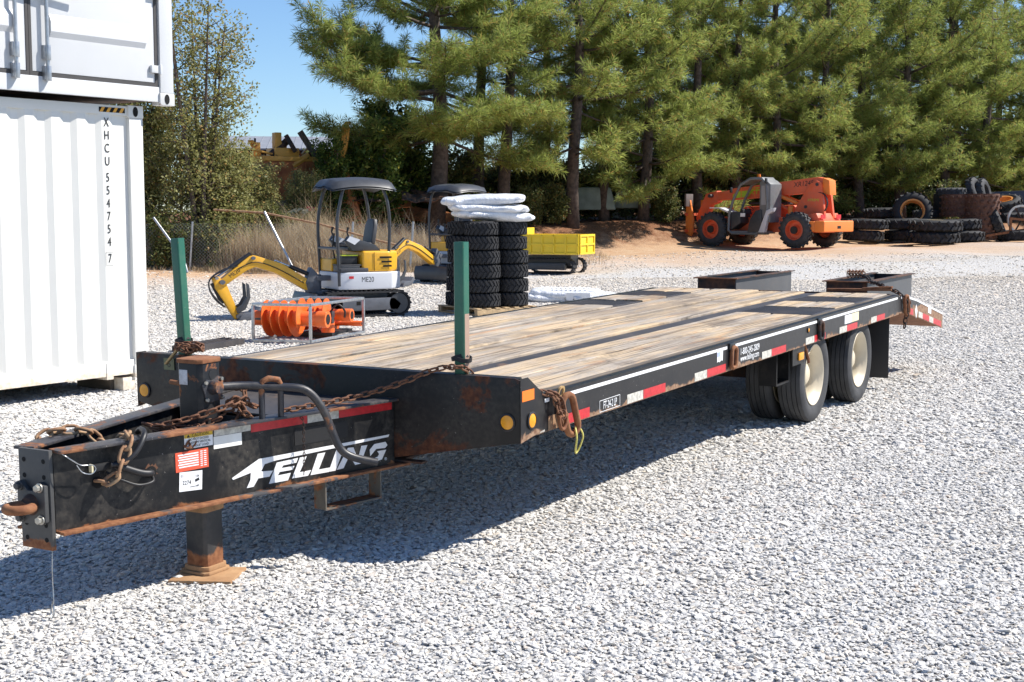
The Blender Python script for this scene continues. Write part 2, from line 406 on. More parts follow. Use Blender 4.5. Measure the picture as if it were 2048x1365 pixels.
# ================= flatbed trailer =================
TH = .5195; SL = .0172
trailer = thing('flatbed_trailer', 'long black flatbed equipment trailer with weathered wood deck, nose jack and dual cream wheels', 'trailer', (.0469, 6.6859, 0))
trailer.rotation_euler = (math.atan(SL), 0, -TH)
TM = T(.0469, 6.6859, 0) @ RZ(-TH) @ RX(math.atan(SL))
YZ = lambda x: Matrix(((0, 0, 1, x), (1, 0, 0, 0), (0, 1, 0, 0), (0, 0, 0, 1)))     # local (y,z) outline -> trailer, extruded along +x
XZ = lambda y: Matrix(((1, 0, 0, 0), (0, 0, -1, y), (0, 1, 0, 0), (0, 0, 0, 1)))    # local (x,z) outline, extruded towards -y
DW = 2.59; DL = 7.47
for sx in (0, 1):
    w = lambda x: x if sx == 0 else -DW - x
    b = MB()
    b.lohi((w(-.012), .02, .583), (w(0), DL, .775)); b.lohi((w(-.09), .10, .764), (w(-.0125), DL, .7745)); b.lohi((w(-.07), .02, .583), (w(-.0125), DL, .593))
    o = b.build('side_rail', 'rail', trailer)
    b = MB()
    for y0, y1 in ((.012, .30), (.42, 2.84), (3.0, 4.84), (4.99, DL - .06)):
        b.lohi((w(.0005), y0, .737), (w(.003), y1, .756))
    b.build('white_stripe', 'white', o)
    # end plate of the headboard, cut down to the rail
    b = MB(); b.prism([(0, .566), (0, .889), (.075, .889), (.25, .777), (.25, .60)], w(.0005) if sx == 0 else w(.004), w(.0035) if sx == 0 else w(.001), YZ(0))
    o = b.build('end_plate', 'rail', trailer)
    b = MB(); b.lohi((w(.004), .012, .772), (w(.006), .135, .826)); b.build('reflector', 'orange_refl', o)
# headboard
b = MB()
hp = [(-DW, .60), (-DW + .02, .886), (-.02, .886), (-.002, .60 - .034), (-.75, .43), (-.9, .40), (-1.69, .40), (-1.84, .43)]
hp = [(-DW + .002, .60), (-DW + .002, .86), (-DW + .03, .89), (-.03, .89), (-.002, .88), (-.002, .566), (-.75, .43), (-.9, .40), (-1.69, .40), (-1.84, .43), (-2.4, .56)]
b.prism(hp, 0, .012, XZ(.012))
hb = b.build('headboard', 'header', trailer, bevel=.003)
b = MB(); b.lohi((-DW + .03, .0125, .874), (-.03, .075, .8895)); b.build('top_lip', 'header', hb, bevel=.006)
b = MB(); b.lohi((-2.0, .0125, .403), (-.6, .07, .413)); b.build('bottom_lip', 'rustdark', hb)
def marker(c, n, parent, r=.036):
    d, s_, u_ = basis(n); m = frame(c, s_, u_, d)
    b = MB(); b.lathe([(r * 1.28, 0), (r * 1.28, .006), (r * 1.05, .009), (r * 1.0, .004)], 28, m); o = b.build('light_bezel', 'hose', parent, smooth=40)
    b = MB(); b.lathe([(.0005, .011), (r * .6, .0095), (r, .006), (r, .001), (.0005, .001)], 28, m); b.build('amber_lens', 'amber', o, smooth=50)
marker((-.073, -.0005, .667), (0, -1, 0), hb); marker((-2.535, -.0005, .667), (0, -1, 0), hb); marker((.0045, .107, .667), (1, 0, 0), trailer)
# deck planks
def plank(x0, x1, y0, y1, zt, th=.05):
    n = max(2, int((y1 - y0) / .22)); vs = []; fs = []
    wob = lambda y, ph: .005 * math.sin(y * 1.9 + ph) + .002 * math.sin(y * 7.3 + ph * 2) + random.uniform(-.0015, .0015)
    p1, p2 = random.uniform(0, 6), random.uniform(0, 6); warp = random.uniform(-.003, .003)
    for i in range(n + 1):
        y = y0 + (y1 - y0) * i / n
        ya = y + (random.uniform(-.008, .008) if i in (0, n) else 0)
        a, e = x0 + wob(y, p1), x1 + wob(y, p2); z = zt + .003 * math.sin(y * .8 + p1) + warp
        c = .006
        vs += [(a, ya, zt - th), (a, ya, z - c), (a + c, ya, z), (a + (e - a) * .5, ya, z + .002), (e - c, ya, z), (e, ya, z - c), (e, ya, zt - th)]
    for i in range(n):
        for j in range(6):
            q = i * 7 + j; fs.append((q, q + 1, q + 8, q + 7))
    fs.append(tuple(range(6, -1, -1))); fs.append(tuple(n * 7 + j for j in range(7)))
    fs = [tuple(reversed(f)) for f in fs]
    b = MB(); b.add(vs, fs); return b.build('plank', 'wood', trailer, smooth=40)
for x0, x1 in ((-.438, -.104), (-.757, -.457)):
    plank(x0, x1, .09, 5.06, .778); plank(x0, x1, 5.72, 6.31, .780); plank(x0, x1, 6.93, 7.44, .782)
cx = np.linspace(-.925, -1.885, 5)
for i in range(4): plank(cx[i + 1] + .010, cx[i] - .010, .09, 7.44, (.786, .778, .785, .780)[i])
for x0, x1 in ((-2.208, -1.935), (-2.49, -2.228)):
    plank(x0, x1, .09, 5.12, .786); plank(x0, x1, 5.75, 6.31, .784); plank(x0, x1, 6.93, 7.44, .782)
b = MB(); b.lohi((-.103, .09, .735), (-.0905, 7.44, .770)); b.lohi((-.101, .1, .7748), (-.055, 7.4, .7775)); b.build('edge_board', 'woodedge', trailer)
b = MB(); b.lohi((-.921, .09, .755), (-.761, DL, .768)); b.build('steel_strip', 'plate', trailer)
b = MB(); b.lohi((-1.931, .09, .755), (-1.889, DL, .768)); b.build('steel_strip', 'plate', trailer)
for xa, xb in ((-.757, -.092), (-2.49, -1.935)):
    for y0, y1 in ((5.075, 5.705), (6.325, 6.915)):
        b = MB(); b.lohi((xa, y0, .765), (xb, y1, .7795))
        o = b.build('wheel_plate', 'plate', trailer, bevel=.003)
        b = MB()
        for q in range(9):
            yy = y0 + .04 + q * (y1 - y0 - .08) / 8; b.lohi((xa + .03, yy - .004, .7797), (xb - .03, yy + .004, .7815))
        b.build('tread_bar', 'plate', o)
b = MB(); b.lohi((-2.5, 7.455, .70), (-.09, 7.49, .781)); b.build('tail_crossbar', 'rustdark', trailer)
# under-frame
for x in (-.86, -1.73):
    b = MB(); b.lohi((x - .006, .014, .38), (x + .006, 7.45, .70)); b.lohi((x - .06, .014, .38), (x + .06, 7.45, .392)); b.lohi((x - .06, .014, .69), (x + .06, 7.45, .70))
    b.build('main_beam', 'rustdark', trailer)
for y in np.arange(.5, 7.4, .45):
    b = MB(); b.lohi((-2.5, y - .03, .64), (-.08, y + .03, .72)); b.build('cross_member', 'rustdark', trailer)
# wheels
AX = ((4.9613, .2997), (6.2957, .2767))
def tyre_prof(Ro, w, ri):
    h = w / 2; gr = [(-.058, .006), (-.02, .006), (.02, .006), (.058, .006)]
    p = [(ri, -h * .72), (ri + .03, -h * .86), ((ri + Ro) / 2, -h), (Ro - .035, -h * .97), (Ro - .008, -h * .84)]
    for g, gw in gr: p += [(Ro, g - gw / 2 - .0005), (Ro - .011, g - gw / 2), (Ro - .011, g + gw / 2), (Ro, g + gw / 2 + .0005)]
    p += [(Ro - .008, h * .84), (Ro - .035, h * .97), ((ri + Ro) / 2, h), (ri + .03, h * .86), (ri, h * .72)]
    return p
RO = .385
def wheel(x, y, z, out, parent):
    m = T(x, y, z) @ RY(R(90) * (1 if out > 0 else -1))
    w = obj('wheel', None, parent)
    b = MB(); b.lathe(tyre_prof(RO, .215, .236), 72, m, closed=False); b.build('tyre', 'rubber_grey', w, smooth=38)
    b = MB(); b.lathe([(.247, .083), (.252, .09), (.247, .094), (.236, .088), (.226, .06), (.205, .045), (.196, .0), (.19, -.045), (.165, -.058), (.12, -.062), (.105, -.06), (.105, -.005), (.085, .02), (.06, .035), (.001, .037)], 56, m, closed=False)
    rim = b.build('rim', 'rim', w, smooth=45)
    for i in range(10):
        a = i * math.pi / 5; b = MB(); b.cyl((.145 * math.cos(a), .145 * math.sin(a), -.064), (.145 * math.cos(a), .145 * math.sin(a), -.018), .0165, 6, m=m); b.build('wheel_nut', 'rustdark', rim)
for y, z in AX:
    wheel(-.14, y, z, 1, trailer); wheel(-.405, y, z, 1, trailer); wheel(-DW + .14, y, z, -1, trailer); wheel(-DW + .405, y, z, -1, trailer)
    b = MB(); b.cyl((-2.3, y, z), (-.3, y, z), .06, 14); b.build('axle', 'rustdark', trailer, smooth=40)
    b = MB(); b.lohi((-.95, y - .35, z - .02), (-.87, y + .35, z + .02)); b.lohi((-1.72, y - .35, z - .02), (-1.64, y + .35, z + .02)); b.lohi((-.96, y - .4, z), (-.86, y - .3, .66)); b.lohi((-1.73, y - .4, z), (-1.63, y - .3, .66))
    b.build('spring', 'rustdark', trailer)
# bracket with a rectangular amber lamp ahead of the wheels
b = MB(); b.lohi((-.24, 4.17, .30), (-.10, 4.185, .60)); b.lohi((-.24, 4.185, .30), (-.10, 4.46, .315)); b.lohi((-.24, 4.46, .30), (-.10, 4.475, .60)); b.build('lamp_bracket', 'black', trailer)
b = MB(); b.lohi((-.03, 4.31, .445), (-.02, 4.60, .582)); lb = b.build('lamp_plate', 'black', trailer)
b = MB(); b.lohi((-.0195, 4.44, .475), (-.008, 4.56, .535)); b.build('amber_lens', 'amber', lb, bevel=.006)
b = MB(); b.tube([(-.04, 4.66, .585), (-.035, 4.68, .54), (-.02, 4.70, .46), (-.02, 4.71, .43)], .012, 8); b.build('bent_strap', 'rust', trailer, smooth=40)
# mud flaps
for x0, x1 in ((-.66, -.06), (-2.53, -1.93)):
    b = MB(); b.lohi((x0, 7.36, -.03), (x1, 7.37, .60)); b.build('mud_flap', 'hose', trailer, bevel=.003)
# beaver tail
for sx in (0, 1):
    w = lambda x: x if sx == 0 else -DW - x
    o_ = [(7.472, .595), (7.472, .757), (7.75, .745), (8.2, .676), (9.4, .442), (9.4, .275), (8.3, .48), (7.74, .575)]
    b = MB(); b.prism(o_, min(w(0), w(-.012)), max(w(0), w(-.012)), YZ(0)); ts = b.build('tail_side', 'rail', trailer)
    b = MB(); b.prism([(7.55, .731), (7.75, .727), (8.2, .658), (9.38, .426), (9.38, .445), (8.2, .677), (7.75, .746), (7.55, .752)], w(.001), w(.003), YZ(0)); b.build('white_stripe', 'white', ts)
    for y0, y1, mt in ((7.8, 8.05, 'tape_red'), (8.28, 8.46, 'tape_white'), (8.46, 8.76, 'tape_red'), (8.76, 8.95, 'tape_white'), (8.95, 9.32, 'tape_red')):
        zb = lambda y: np.interp(y, [7.74, 8.3, 9.4], [.58, .487, .282])
        b = MB(); b.prism([(y0, zb(y0)), (y1, zb(y1)), (y1, zb(y1) + .06), (y0, zb(y0) + .06)], w(.0005), w(.0028), YZ(0)); b.build('reflective_tape', mt, ts)
    b = MB(); b.prism([(8.13, .57), (8.18, .63), (8.23, .555), (8.18, .485)], w(.0005), w(.0027), YZ(0)); b.build('diamond_decal', 'white', ts)
    b = MB(); b.prism([(8.7, .50), (8.84, .475), (8.84, .54), (8.7, .565)], w(.0005), w(.0027), YZ(0)); b.build('paper_decal', 'white', ts)
for i in range(7):
    x0 = -2.56 + i * .36; b = MB()
    b.prism([(7.50, .735), (8.2, .66), (9.39, .425), (9.39, .395), (8.2, .63), (7.50, .705)], x0, x0 + .345, YZ(0)); b.build('tail_board', 'rustdark', trailer)
b = MB(); b.prism([(7.74, .58), (9.39, .29), (9.39, .30), (7.74, .59)], -2.57, -.02, YZ(0)); b.build('tail_belly', 'rust', trailer)
# loading ramps lying open side up on the tail
for x0, x1 in ((-.88, -.45), (-2.30, -1.86)):
    rp = obj('loading_ramp', None, trailer); y0, y1 = 8.0, 9.85
    zt = lambda y: .85 - (y - 8) * .012; zb = lambda y: .725 - (y - 8) * .075
    for x in (x0, x1 - .01):
        b = MB(); b.prism([(y0, zb(y0)), (y1, zb(y1)), (y1, zt(y1)), (y0, zt(y0))], x, x + .01, YZ(0)); b.build('side_plate', 'ramp', rp)
        b = MB(); b.prism([(y0 - .03, zt(y0) + .0005), (y1 + .04, zt(y1) + .0005), (y1 + .04, zt(y1) + .011), (y0 - .03, zt(y0) + .011)], x - .03, x + .04, YZ(0)); b.build('rim_flange', 'rustdark', rp)
    for y in (y0, y0 + .75, y1 - .01):
        b = MB(); b.lohi((x0 + .011, y, zb(y) + .003), (x1 - .011, y + .01, zt(y) - .001 if y != y0 + .75 else zt(y) - .05)); b.build('cross_plate', 'rustdark', rp)
    b = MB(); b.lohi((x0 - .03, y0 - .05, zt(y0) + .0003), (x1 + .03, y0 - .031, zt(y0) + .011)); b.build('end_lip', 'rust', rp)
    b = MB(); b.prism([(y0 + .011, zb(y0)), (y1 - .011, zb(y1)), (y1 - .011, zb(y1) + .01), (y0 + .011, zb(y0) + .01)], x0 + .011, x1 - .011, YZ(0)); b.build('floor_plate', 'rustdark', rp)
# side tape, decals, lettering (right side)
def sq(name, y0, y1, z0, z1, mt, x=.0015, sk=0.):
    b = MB(); b.prism([(y0, z0), (y1, z0 + sk), (y1, z1 + sk), (y0, z1)], x - .001, x + .0006, YZ(0)); return b.build(name, mt, trailer)
for y0, y1, mt in ((.20, .25, 'tape_white'), (.455, .765, 'tape_red'), (1.25, 1.47, 'tape_white'), (1.475, 1.80, 'tape_red'), (2.27, 2.48, 'tape_white'), (2.485, 2.82, 'tape_red'), (3.545, 3.75, 'tape_white'), (3.755, 4.08, 'tape_red'), (4.56, 4.78, 'tape_white'), (4.785, 5.08, 'tape_red'), (5.48, 5.70, 'tape_white'), (5.705, 6.02, 'tape_red'), (6.47, 6.66, 'tape_white'), (6.665, 6.95, 'tape_red')):
    sq('reflective_tape', y0, y1, .588, .641, mt)
sq('paper_decal', 5.63, 5.84, .655, .728, 'white'); M['cream_paper'] = plain('cream_paper', (.72, .64, .42), .6); sq('paper_decal', 5.845, 6.06, .655, .730, 'cream_paper')
sq('rust_decal', .29, .40, .585, .66, 'chain_light', sk=0)
M['flagblue'] = plain('flag_blue', (.35, .42, .75), .5)
b = MB(); b.prism([(2.66, .665), (2.68, .672), (2.70, .664), (2.74, .674), (2.76, .667), (2.765, .735), (2.72, .742), (2.66, .735)], .0005, .002, YZ(0)); fl = b.build('state_decal', 'white', trailer)
b = MB(); b.lohi((.0022, 2.665, .702), (.003, 2.715, .733)); b.build('star_field', 'flagblue', fl)
SIDE = lambda y, z: frame((.0018, y, z), (0, 1, 0), (0, 0, 1), (1, 0, 0))
text('phone_lettering', '1-800-245-2809', .066, 'white', trailer, SIDE(3.29, .688), sx=.92); text('web_lettering', 'www.felling.com', .06, 'white', trailer, SIDE(3.29, .640), sx=.95)
M['grey_white'] = plain('faded_white', (.55, .55, .56), .5, var=.2, scale=60)
text('model_lettering', 'FT-24-2 LP', .062, 'white', trailer, SIDE(1.02, .623), sx=.62, shear=.1)
b = MB()
for (ya, za, yb, zb_) in ((.89, .592, 1.15, .594), (.89, .655, 1.15, .657), (.89, .592, .89, .655), (1.15, .594, 1.15, .657)):
    b.beam((.0018, ya, za), (.0018, yb, zb_), .003 if ya == yb else .001, .001 if ya == yb else .003)
b.build('lettering_border', 'white', trailer)
marker((.0005, 4.62, .70), (1, 0, 0), trailer, r=.018)
# tie-down links welded along the rail
def stadium(L, Wd, r, m, n=8, k=7):
    pts = []; hx = L / 2 - Wd / 2
    for i in range(k): a = -math.pi / 2 + math.pi * i / (k - 1); pts.append((hx + math.cos(a) * (Wd / 2 - r), math.sin(a) * (Wd / 2 - r), 0))
    for i in range(k): a = math.pi / 2 + math.pi * i / (k - 1); pts.append((-hx + math.cos(a) * (Wd / 2 - r), math.sin(a) * (Wd / 2 - r), 0))
    b = MB(); b.tube(pts, r, n, closed=True, m=m); return b
for y, lean in ((2.92, .1), (4.9, -.05)):
    m = frame((.022, y, .672), Vector((.0, lean, 1)).normalized(), (.25, .96, 0), (.96, -.25, 0))
    o = stadium(.17, .085, .015, m).build('tie_down_link', 'rustdark' if y > 4 else 'rust', trailer, smooth=60)
    b = MB(); b.lohi((-.01, y - .05, .725), (.014, y + .05, .772)); b.build('link_lug', 'rail', o, bevel=.006)
m = frame((.035, .47, .645), Vector((.0, .42, -1)).normalized(), Vector((.3, 1, .4)).normalized(), (1, -.25, 0))
o = stadium(.27, .12, .018, m, 10).build('tie_down_link', 'rust', trailer, smooth=60)
m = frame((.03, 7.66, .66), Vector((0, .45, -1)).normalized(), Vector((.3, 1, .4)).normalized(), (1, -.25, 0))
stadium(.24, .10, .0165, m, 10).build('tie_down_link', 'rust', trailer, smooth=60)
b = MB(); b.lathe([(.022, -.006), (.034, -.006), (.034, .006), (.022, .006)], 20, frame((.016, .40, .772), (0, 1, 0), (.25, 0, 1), (1, 0, 0))); M['yel_rust'] = rusty('yellow_rust', (.42, .24, .10), (.60, .42, .18)); b.build('lug_eye', 'yel_rust', trailer, smooth=50)

# ---- tongue ----
BD = Vector((.445, 1.87, 0)).normalized(); BN = Vector((BD.y, -BD.x, 0))
def bm(side=1):      # beam frame: x along, y up(z), z outward
    if side == 1: return frame((-1.2, -1.87, 0), BD, (0, 0, 1), BN)
    d = Vector((-BD.x, BD.y, 0)); return frame((-1.39, -1.87, 0), d, (0, 0, 1), (-BN.x, BN.y, 0))
for s_ in (1, -1):
    m = bm(s_)
    b = MB(); b.lohi((-.001, .398, -.012), (1.915, .733, 0), m); o = b.build('tongue_beam', 'beam', trailer)
    b = MB(); b.lohi((.008, .7335, -.055), (1.91, .747, .048), m); b.build('top_flange', 'flange', o, bevel=.003)
    b = MB(); b.lohi((.008, .384, -.055), (1.985, .3975, .048), m); b.build('bottom_flange', 'flange_rust', o, bevel=.003)
    if s_ == 1: rb = o
m = bm(1)
def dec(name, s0, s1, z0, z1, mt, off=.0015, rot=0., parent=None):
    b = MB(); c = ((s0 + s1) / 2, (z0 + z1) / 2); mm = m @ T(c[0], c[1], off) @ RZ(rot)
    b.box((0, 0, 0), (s1 - s0, z1 - z0, .0012), mm); return b.build(name, mt, parent or rb)
M['caut_y'] = plain('caution_yellow', (.62, .42, .03), .5, var=.2, scale=40); M['lab_red'] = plain('label_red', (.72, .10, .045), .5, var=.1); M['ink'] = plain('black_ink', (.015, .015, .015), .6)
M['dirty_white'] = paint('dirty_white_label', (.78, .77, .72), .5, rust=.04, rs=10, dirt=.2, dirtcol=(.5, .38, .18))
o = dec('caution_decal', .640, .793, .658, .728, 'white')
dec('caution_band', .641, .792, .707, .727, 'caut_y', .0025, parent=o)
TXT = lambda s0, z0, off=.0032, rot=0.: m @ T(s0, z0, off) @ RZ(rot)
text('lettering', '▲CAUTION' if False else 'CAUTION', .020, 'ink', o, TXT(.725, .717), ext=.0003)
b = MB(); b.prism([(.652, .710), (.670, .710), (.661, .725)], .0031, .0036, m); b.build('warning_triangle', 'ink', o)
for i, t_ in enumerate(('DO NOT EXCEED', 'MAXIMUM VERTICAL', '"TONGUE" LOAD')): text('lettering', t_, .0148, 'ink', o, TXT(.7165, .6985 - i * .0155), ext=.0003, sx=.92)
dec('paper_decal', .797, .954, .636, .694, 'dirty_white')
for s0, s1, mt in ((.80, 1.006, 'tape_white'), (1.008, 1.345, 'tape_red'), (1.347, 1.544, 'tape_white'), (1.546, 1.90, 'tape_red')): dec('reflective_tape', s0, s1, .686 if s0 > 1 else .696, .7325, mt, .0022)
o = dec('red_decal', .590, .766, .558, .648, 'lab_red', rot=.01)
for i in range(6): dec('print_line', .603 + .004 * (i % 2), .712, .631 - i * .0112, .637 - i * .0112, 'white', .0026, parent=o)
for i in range(8): dec('print_line', .722, .735, .636 - i * .0095, .640 - i * .0095, 'white', .0026, parent=o); dec('print_line', .741, .755, .636 - i * .0095, .640 - i * .0095, 'white', .0026, parent=o)
o = dec('lot_label', .606, .728, .463, .552, 'white', rot=-.06)
text('lettering', '2274', .026, 'ink', o, TXT(.645, .503, .0028, -.04), ext=.0003, sx=.9); text('lettering', '126', .014, 'ink', o, TXT(.702, .527, .0028, -.04), ext=.0003)
dec('print_line', .662, .70, .480, .482, 'ink', .0026, parent=o); dec('print_block', .690, .712, .503, .515, 'ink', .0026, .3, o); dec('print_block', .615, .632, .532, .545, 'grey_white', .0026, 0, o); text('lettering', '#2', .013, 'ink', o, TXT(.704, .482, .0028), ext=.0003)
LOGO = [[(0.892, 0.484), (1.05, 0.552), (1.88, 0.556), (1.873, 0.544), (1.283, 0.533), (1.148, 0.530), (1.082, 0.522), (1.059, 0.49), (1.13, 0.483), (1.108, 0.457), (1.042, 0.459), (1.014, 0.423), (0.974, 0.423), (0.996, 0.458), (1.0, 0.493), (0.898, 0.475)],
 [(1.153, 0.518), (1.283, 0.522), (1.271, 0.5), (1.192, 0.499), (1.181, 0.487), (1.259, 0.486), (1.248, 0.469), (1.169, 0.47), (1.157, 0.454), (1.236, 0.455), (1.218, 0.421), (1.104, 0.422)],
 [(1.294, 0.522), (1.336, 0.522), (1.29, 0.449), (1.362, 0.449), (1.341, 0.424), (1.242, 0.426)],
 [(1.405, 0.524), (1.453, 0.524), (1.409, 0.444), (1.486, 0.443), (1.474, 0.422), (1.356, 0.424)],
 [(1.523, 0.525), (1.572, 0.525), (1.516, 0.422), (1.471, 0.423)],
 [(1.600, 0.526), (1.636, 0.523), (1.663, 0.457), (1.689, 0.523), (1.729, 0.522), (1.681, 0.432), (1.645, 0.431), (1.608, 0.485), (1.568, 0.426), (1.523, 0.424)],
 [(1.777, 0.52), (1.853, 0.521), (1.866, 0.502), (1.85, 0.489), (1.789, 0.493), (1.763, 0.473), (1.747, 0.461), (1.745, 0.495)],
 [(1.795, 0.480), (1.857, 0.479), (1.826, 0.432), (1.780, 0.428), (1.760, .436), (1.772, .446), (1.798, 0.451), (1.808, 0.463)]]
logo_mat = paint('logo_white', (.82, .82, .82), .4, rust=.0, rs=14, dirt=.35, dirtcol=(.55, .42, .28), var=.04, bump=0)
for i, pl in enumerate(LOGO):
    b = MB(); b.prism(pl, .0008, .0024, m); b.build('logo_letter', logo_mat, rb)
text('lettering', '®', .022, 'white', rb, TXT(1.853, .43, .0012))
dec('patch_plate', 1.265, 1.60, .585, .665, 'blackplain')
# holes and fittings on the beam
def disc(name, s0, z0, r, mt, off=.0016, parent=rb, mm=None):
    b = MB(); b.lathe([(.0004, 0), (r, 0), (r, .0012), (.0004, .0012)], 20, (mm or m) @ T(s0, z0, off), closed=False); return b.build(name, mt, parent)
disc('hole', .462, .581, .028, 'hole'); disc('hole', .20, .578, .026, 'hole')
def patch(s0, z0, r, mt, seed):
    q = random.Random(seed); n = 22; b = MB(); b.prism([(s0 + math.cos(i * 2 * math.pi / n) * r * q.uniform(.6, 1.15), z0 + math.sin(i * 2 * math.pi / n) * r * q.uniform(.6, 1.2)) for i in range(n)], .0003, .0007, m); b.build('worn_patch', mt, rb)
patch(.466, .588, .036, 'rustdark', 1)
b = MB(); b.lohi((.165, .632, .001), (.25, .662, .028), m); sw = b.build('breakaway_switch', 'blackplain', rb, bevel=.003)
b = MB(); b.lohi((.158, .630, .005), (.166, .665, .03), m); b.build('switch_tab', 'cream_paper', sw)
mp = lambda pts: [m @ Vector(p) for p in pts]
def spline(pts, n=8):
    pts = [Vector(p) for p in pts]; out = []
    for i in range(len(pts) - 1):
        p0, p1, p2, p3 = pts[max(i - 1, 0)], pts[i], pts[i + 1], pts[min(i + 2, len(pts) - 1)]
        for j in range(n):
            t = j / n; out.append(.5 * ((2 * p1) + (p2 - p0) * t + (2 * p0 - 5 * p1 + 4 * p2 - p3) * t * t + (3 * p1 - p0 - 3 * p2 + p3) * t ** 3))
    return out + [pts[-1]]
b = MB(); b.tube(spline(mp([(.012, .742, .03), (.06, .70, .055), (.10, .675, .05), (.15, .668, .05), (.165, .648, .05), (.14, .632, .055), (.10, .645, .055), (.075, .68, .055)])), .0025, 6); b.build('breakaway_cable', 'steel', rb, smooth=60)
b = MB(); b.tube(spline(mp([(.47, .749, -.11), (.44, .775, -.03), (.40, .765, .06), (.34, .70, .085), (.28, .66, .07), (.24, .655, .05)])), .013, 8); b.build('cable', 'hose', rb, smooth=60)
b = MB(); b.tube(spline(mp([(.26, .655, .04), (.32, .625, .05), (.38, .60, .06), (.43, .590, .055), (.462, .582, -.02)])), .015, 8); b.build('cable', 'hose', rb, smooth=60)
b = MB(); b.tube(spline(mp([(.23, .62, .02), (.30, .575, .04), (.37, .545, .05), (.44, .55, .05), (.462, .575, 0)])), .007, 7); b.build('cable', 'hose', rb, smooth=60)
b = MB(); b.tube(spline(mp([(.26, .64, .02), (.33, .612, .04), (.40, .592, .05), (.45, .583, .02)])), .003, 6); b.build('wire', 'steel', rb, smooth=60)
# coupler plate
CPm = frame((-1.295, -1.872, 0), (1, 0, 0), (0, 0, 1), (0, -1, 0))
b = MB(); b.lohi((-.093, .318, 0), (.093, .748, .02), CPm); cp = b.build('coupler_plate', paint('plate_grey', (.055, .055, .055), .5, rust=.05, rs=5, dirt=.5, zband=(.31, .40), dirtcol=(.16, .15, .13)), trailer, bevel=.003)
for z in (.70, .632, .425, .362):
    for x in (-.06, .058): disc('hole', x, z, .0105, 'hole', .0202, cp, CPm)
pr = obj('pintle_ring', None, trailer)
b = MB(); b.prism([(-.082, .455), (-.082, .60), (-.06, .615), (-.02, .575), (.02, .575), (.05, .615), (.085, .60), (.085, .445), (.06, .43), (-.06, .43)], .0205, .045, CPm); b.build('mount_flange', cp.data.materials[0], pr, bevel=.005)
b = MB(); b.cyl((0, .515, .04), (0, .515, .07), .05, 18, .034, CPm); b.build('shank', 'rustdark', pr, smooth=50)
ring = [(math.cos(a) * .052, math.sin(a) * .052) for a in np.linspace(0, 2 * math.pi, 33)[:-1]]
b = MB(); b.tube([(x, .512, .105 + y) for x, y in ring], .021, 14, closed=True, m=CPm); b.build('ring', 'rust', pr, smooth=60)
for x, z in ((-.062, .592), (.058, .592), (-.06, .455), (.06, .455)):
    b = MB(); b.cyl((x, z, .045), (x, z, .052), .021, 18, m=CPm); b.cyl((x, z, .052), (x, z, .069), .016, 6, m=CPm); b.build('bolt', 'zinc' if x > 0 else cp.data.materials[0], pr, bevel=.002)
# breakaway cable that hangs to the ground
b = MB(); b.tube(spline([(-1.22, -1.88, .32), (-1.215, -1.89, .24), (-1.222, -1.885, .17), (-1.212, -1.893, .10), (-1.22, -1.89, .06)]), .0022, 6); hc = b.build('hanging_cable', 'steel', trailer)
b = MB(); b.tube([(x, y, z) for x, y, z in [(-1.22, -1.89, .10), (-1.21, -1.895, .08), (-1.205, -1.90, .045), (-1.212, -1.905, .028), (-1.225, -1.90, .03), (-1.228, -1.895, .06)]], .0035, 6, closed=True); b.build('cable_hook', 'steel', hc, smooth=60)
# cover plate between beams
b = MB(); b.add([(-1.655, -.66, .722), (-.935, -.66, .722), (-.775, -.004, .722), (-1.815, -.004, .722), (-1.655, -.66, .731), (-.935, -.66, .731), (-.775, -.004, .731), (-1.815, -.004, .731)], [(3, 2, 1, 0), (4, 5, 6, 7), (0, 1, 5, 4), (1, 2, 6, 5), (2, 3, 7, 6), (3, 0, 4, 7)])
b.build('cover_plate', 'plate', trailer)
b = MB(); b.lohi((-1.6, -.675, .42), (-.99, -.662, .71)); b.build('tongue_bulkhead', 'black', trailer)
b = MB(); b.add([(-1.655, -.69, .41), (-.935, -.69, .41), (-1.19, -1.8, .41), (-1.40, -1.8, .41)], [(0, 1, 2, 3)]); b.build('chain_tray', 'black', trailer)
# step under the beam
b = MB()
b.lohi((1.425, .245, -.06), (1.433, .383, .03), m); b.lohi((1.787, .245, -.06), (1.795, .383, .03), m); b.lohi((1.425, .236, -.06), (1.795, .2445, .03), m); b.build('step', paint('step_rust', (.10, .09, .075), .6, rust=.9, rs=5, dirt=.7, dirtcol=(.34, .28, .2)), trailer)
# jack
JX, JY = -1.15, -1.03
jk = obj('landing_jack', None, trailer)
oc = lambda a, c: [(a - c, -a), (a, -a + c), (a, a - c), (a - c, a), (-a + c, a), (-a, a - c), (-a, -a + c), (-a + c, -a)]
jm = T(JX, JY, 0)
M['jackpaint'] = paint('jack_black', (.012, .012, .014), .38, spec=.3, rust=.55, rs=7, dirt=.3)
b = MB(); b.prism(oc(.076, .022), .42, 1.03, jm); b.build('outer_tube', 'jackpaint', jk, bevel=.003)
b = MB(); b.prism(oc(.082, .022), 1.0305, 1.05, jm); b.build('cap', 'rust', jk, bevel=.004)
M['legpaint'] = paint('leg_black', (.028, .028, .03), .4, rust=.2, rs=4, dirt=.3, zband=(.02, .22)); M['ochre'] = rusty('ochre_mud', (.30, .16, .075), (.44, .27, .14), scale=8)
b = MB(); b.prism(oc(.066, .014), .06, .42, jm); b.build('inner_leg', 'legpaint', jk, bevel=.003)
b = MB(); b.prism(oc(.074, .016), .325, .395, jm); b.build('collar', 'ochre', jk, bevel=.003)
b = MB(); b.prism([(-.15, -.125), (.15, -.125), (.15, .125), (-.15, .125)], .012, .027, jm @ T(.05, -.04, 0) @ RZ(.42)); ft = b.build('foot_plate', 'ochre', jk, bevel=.003)
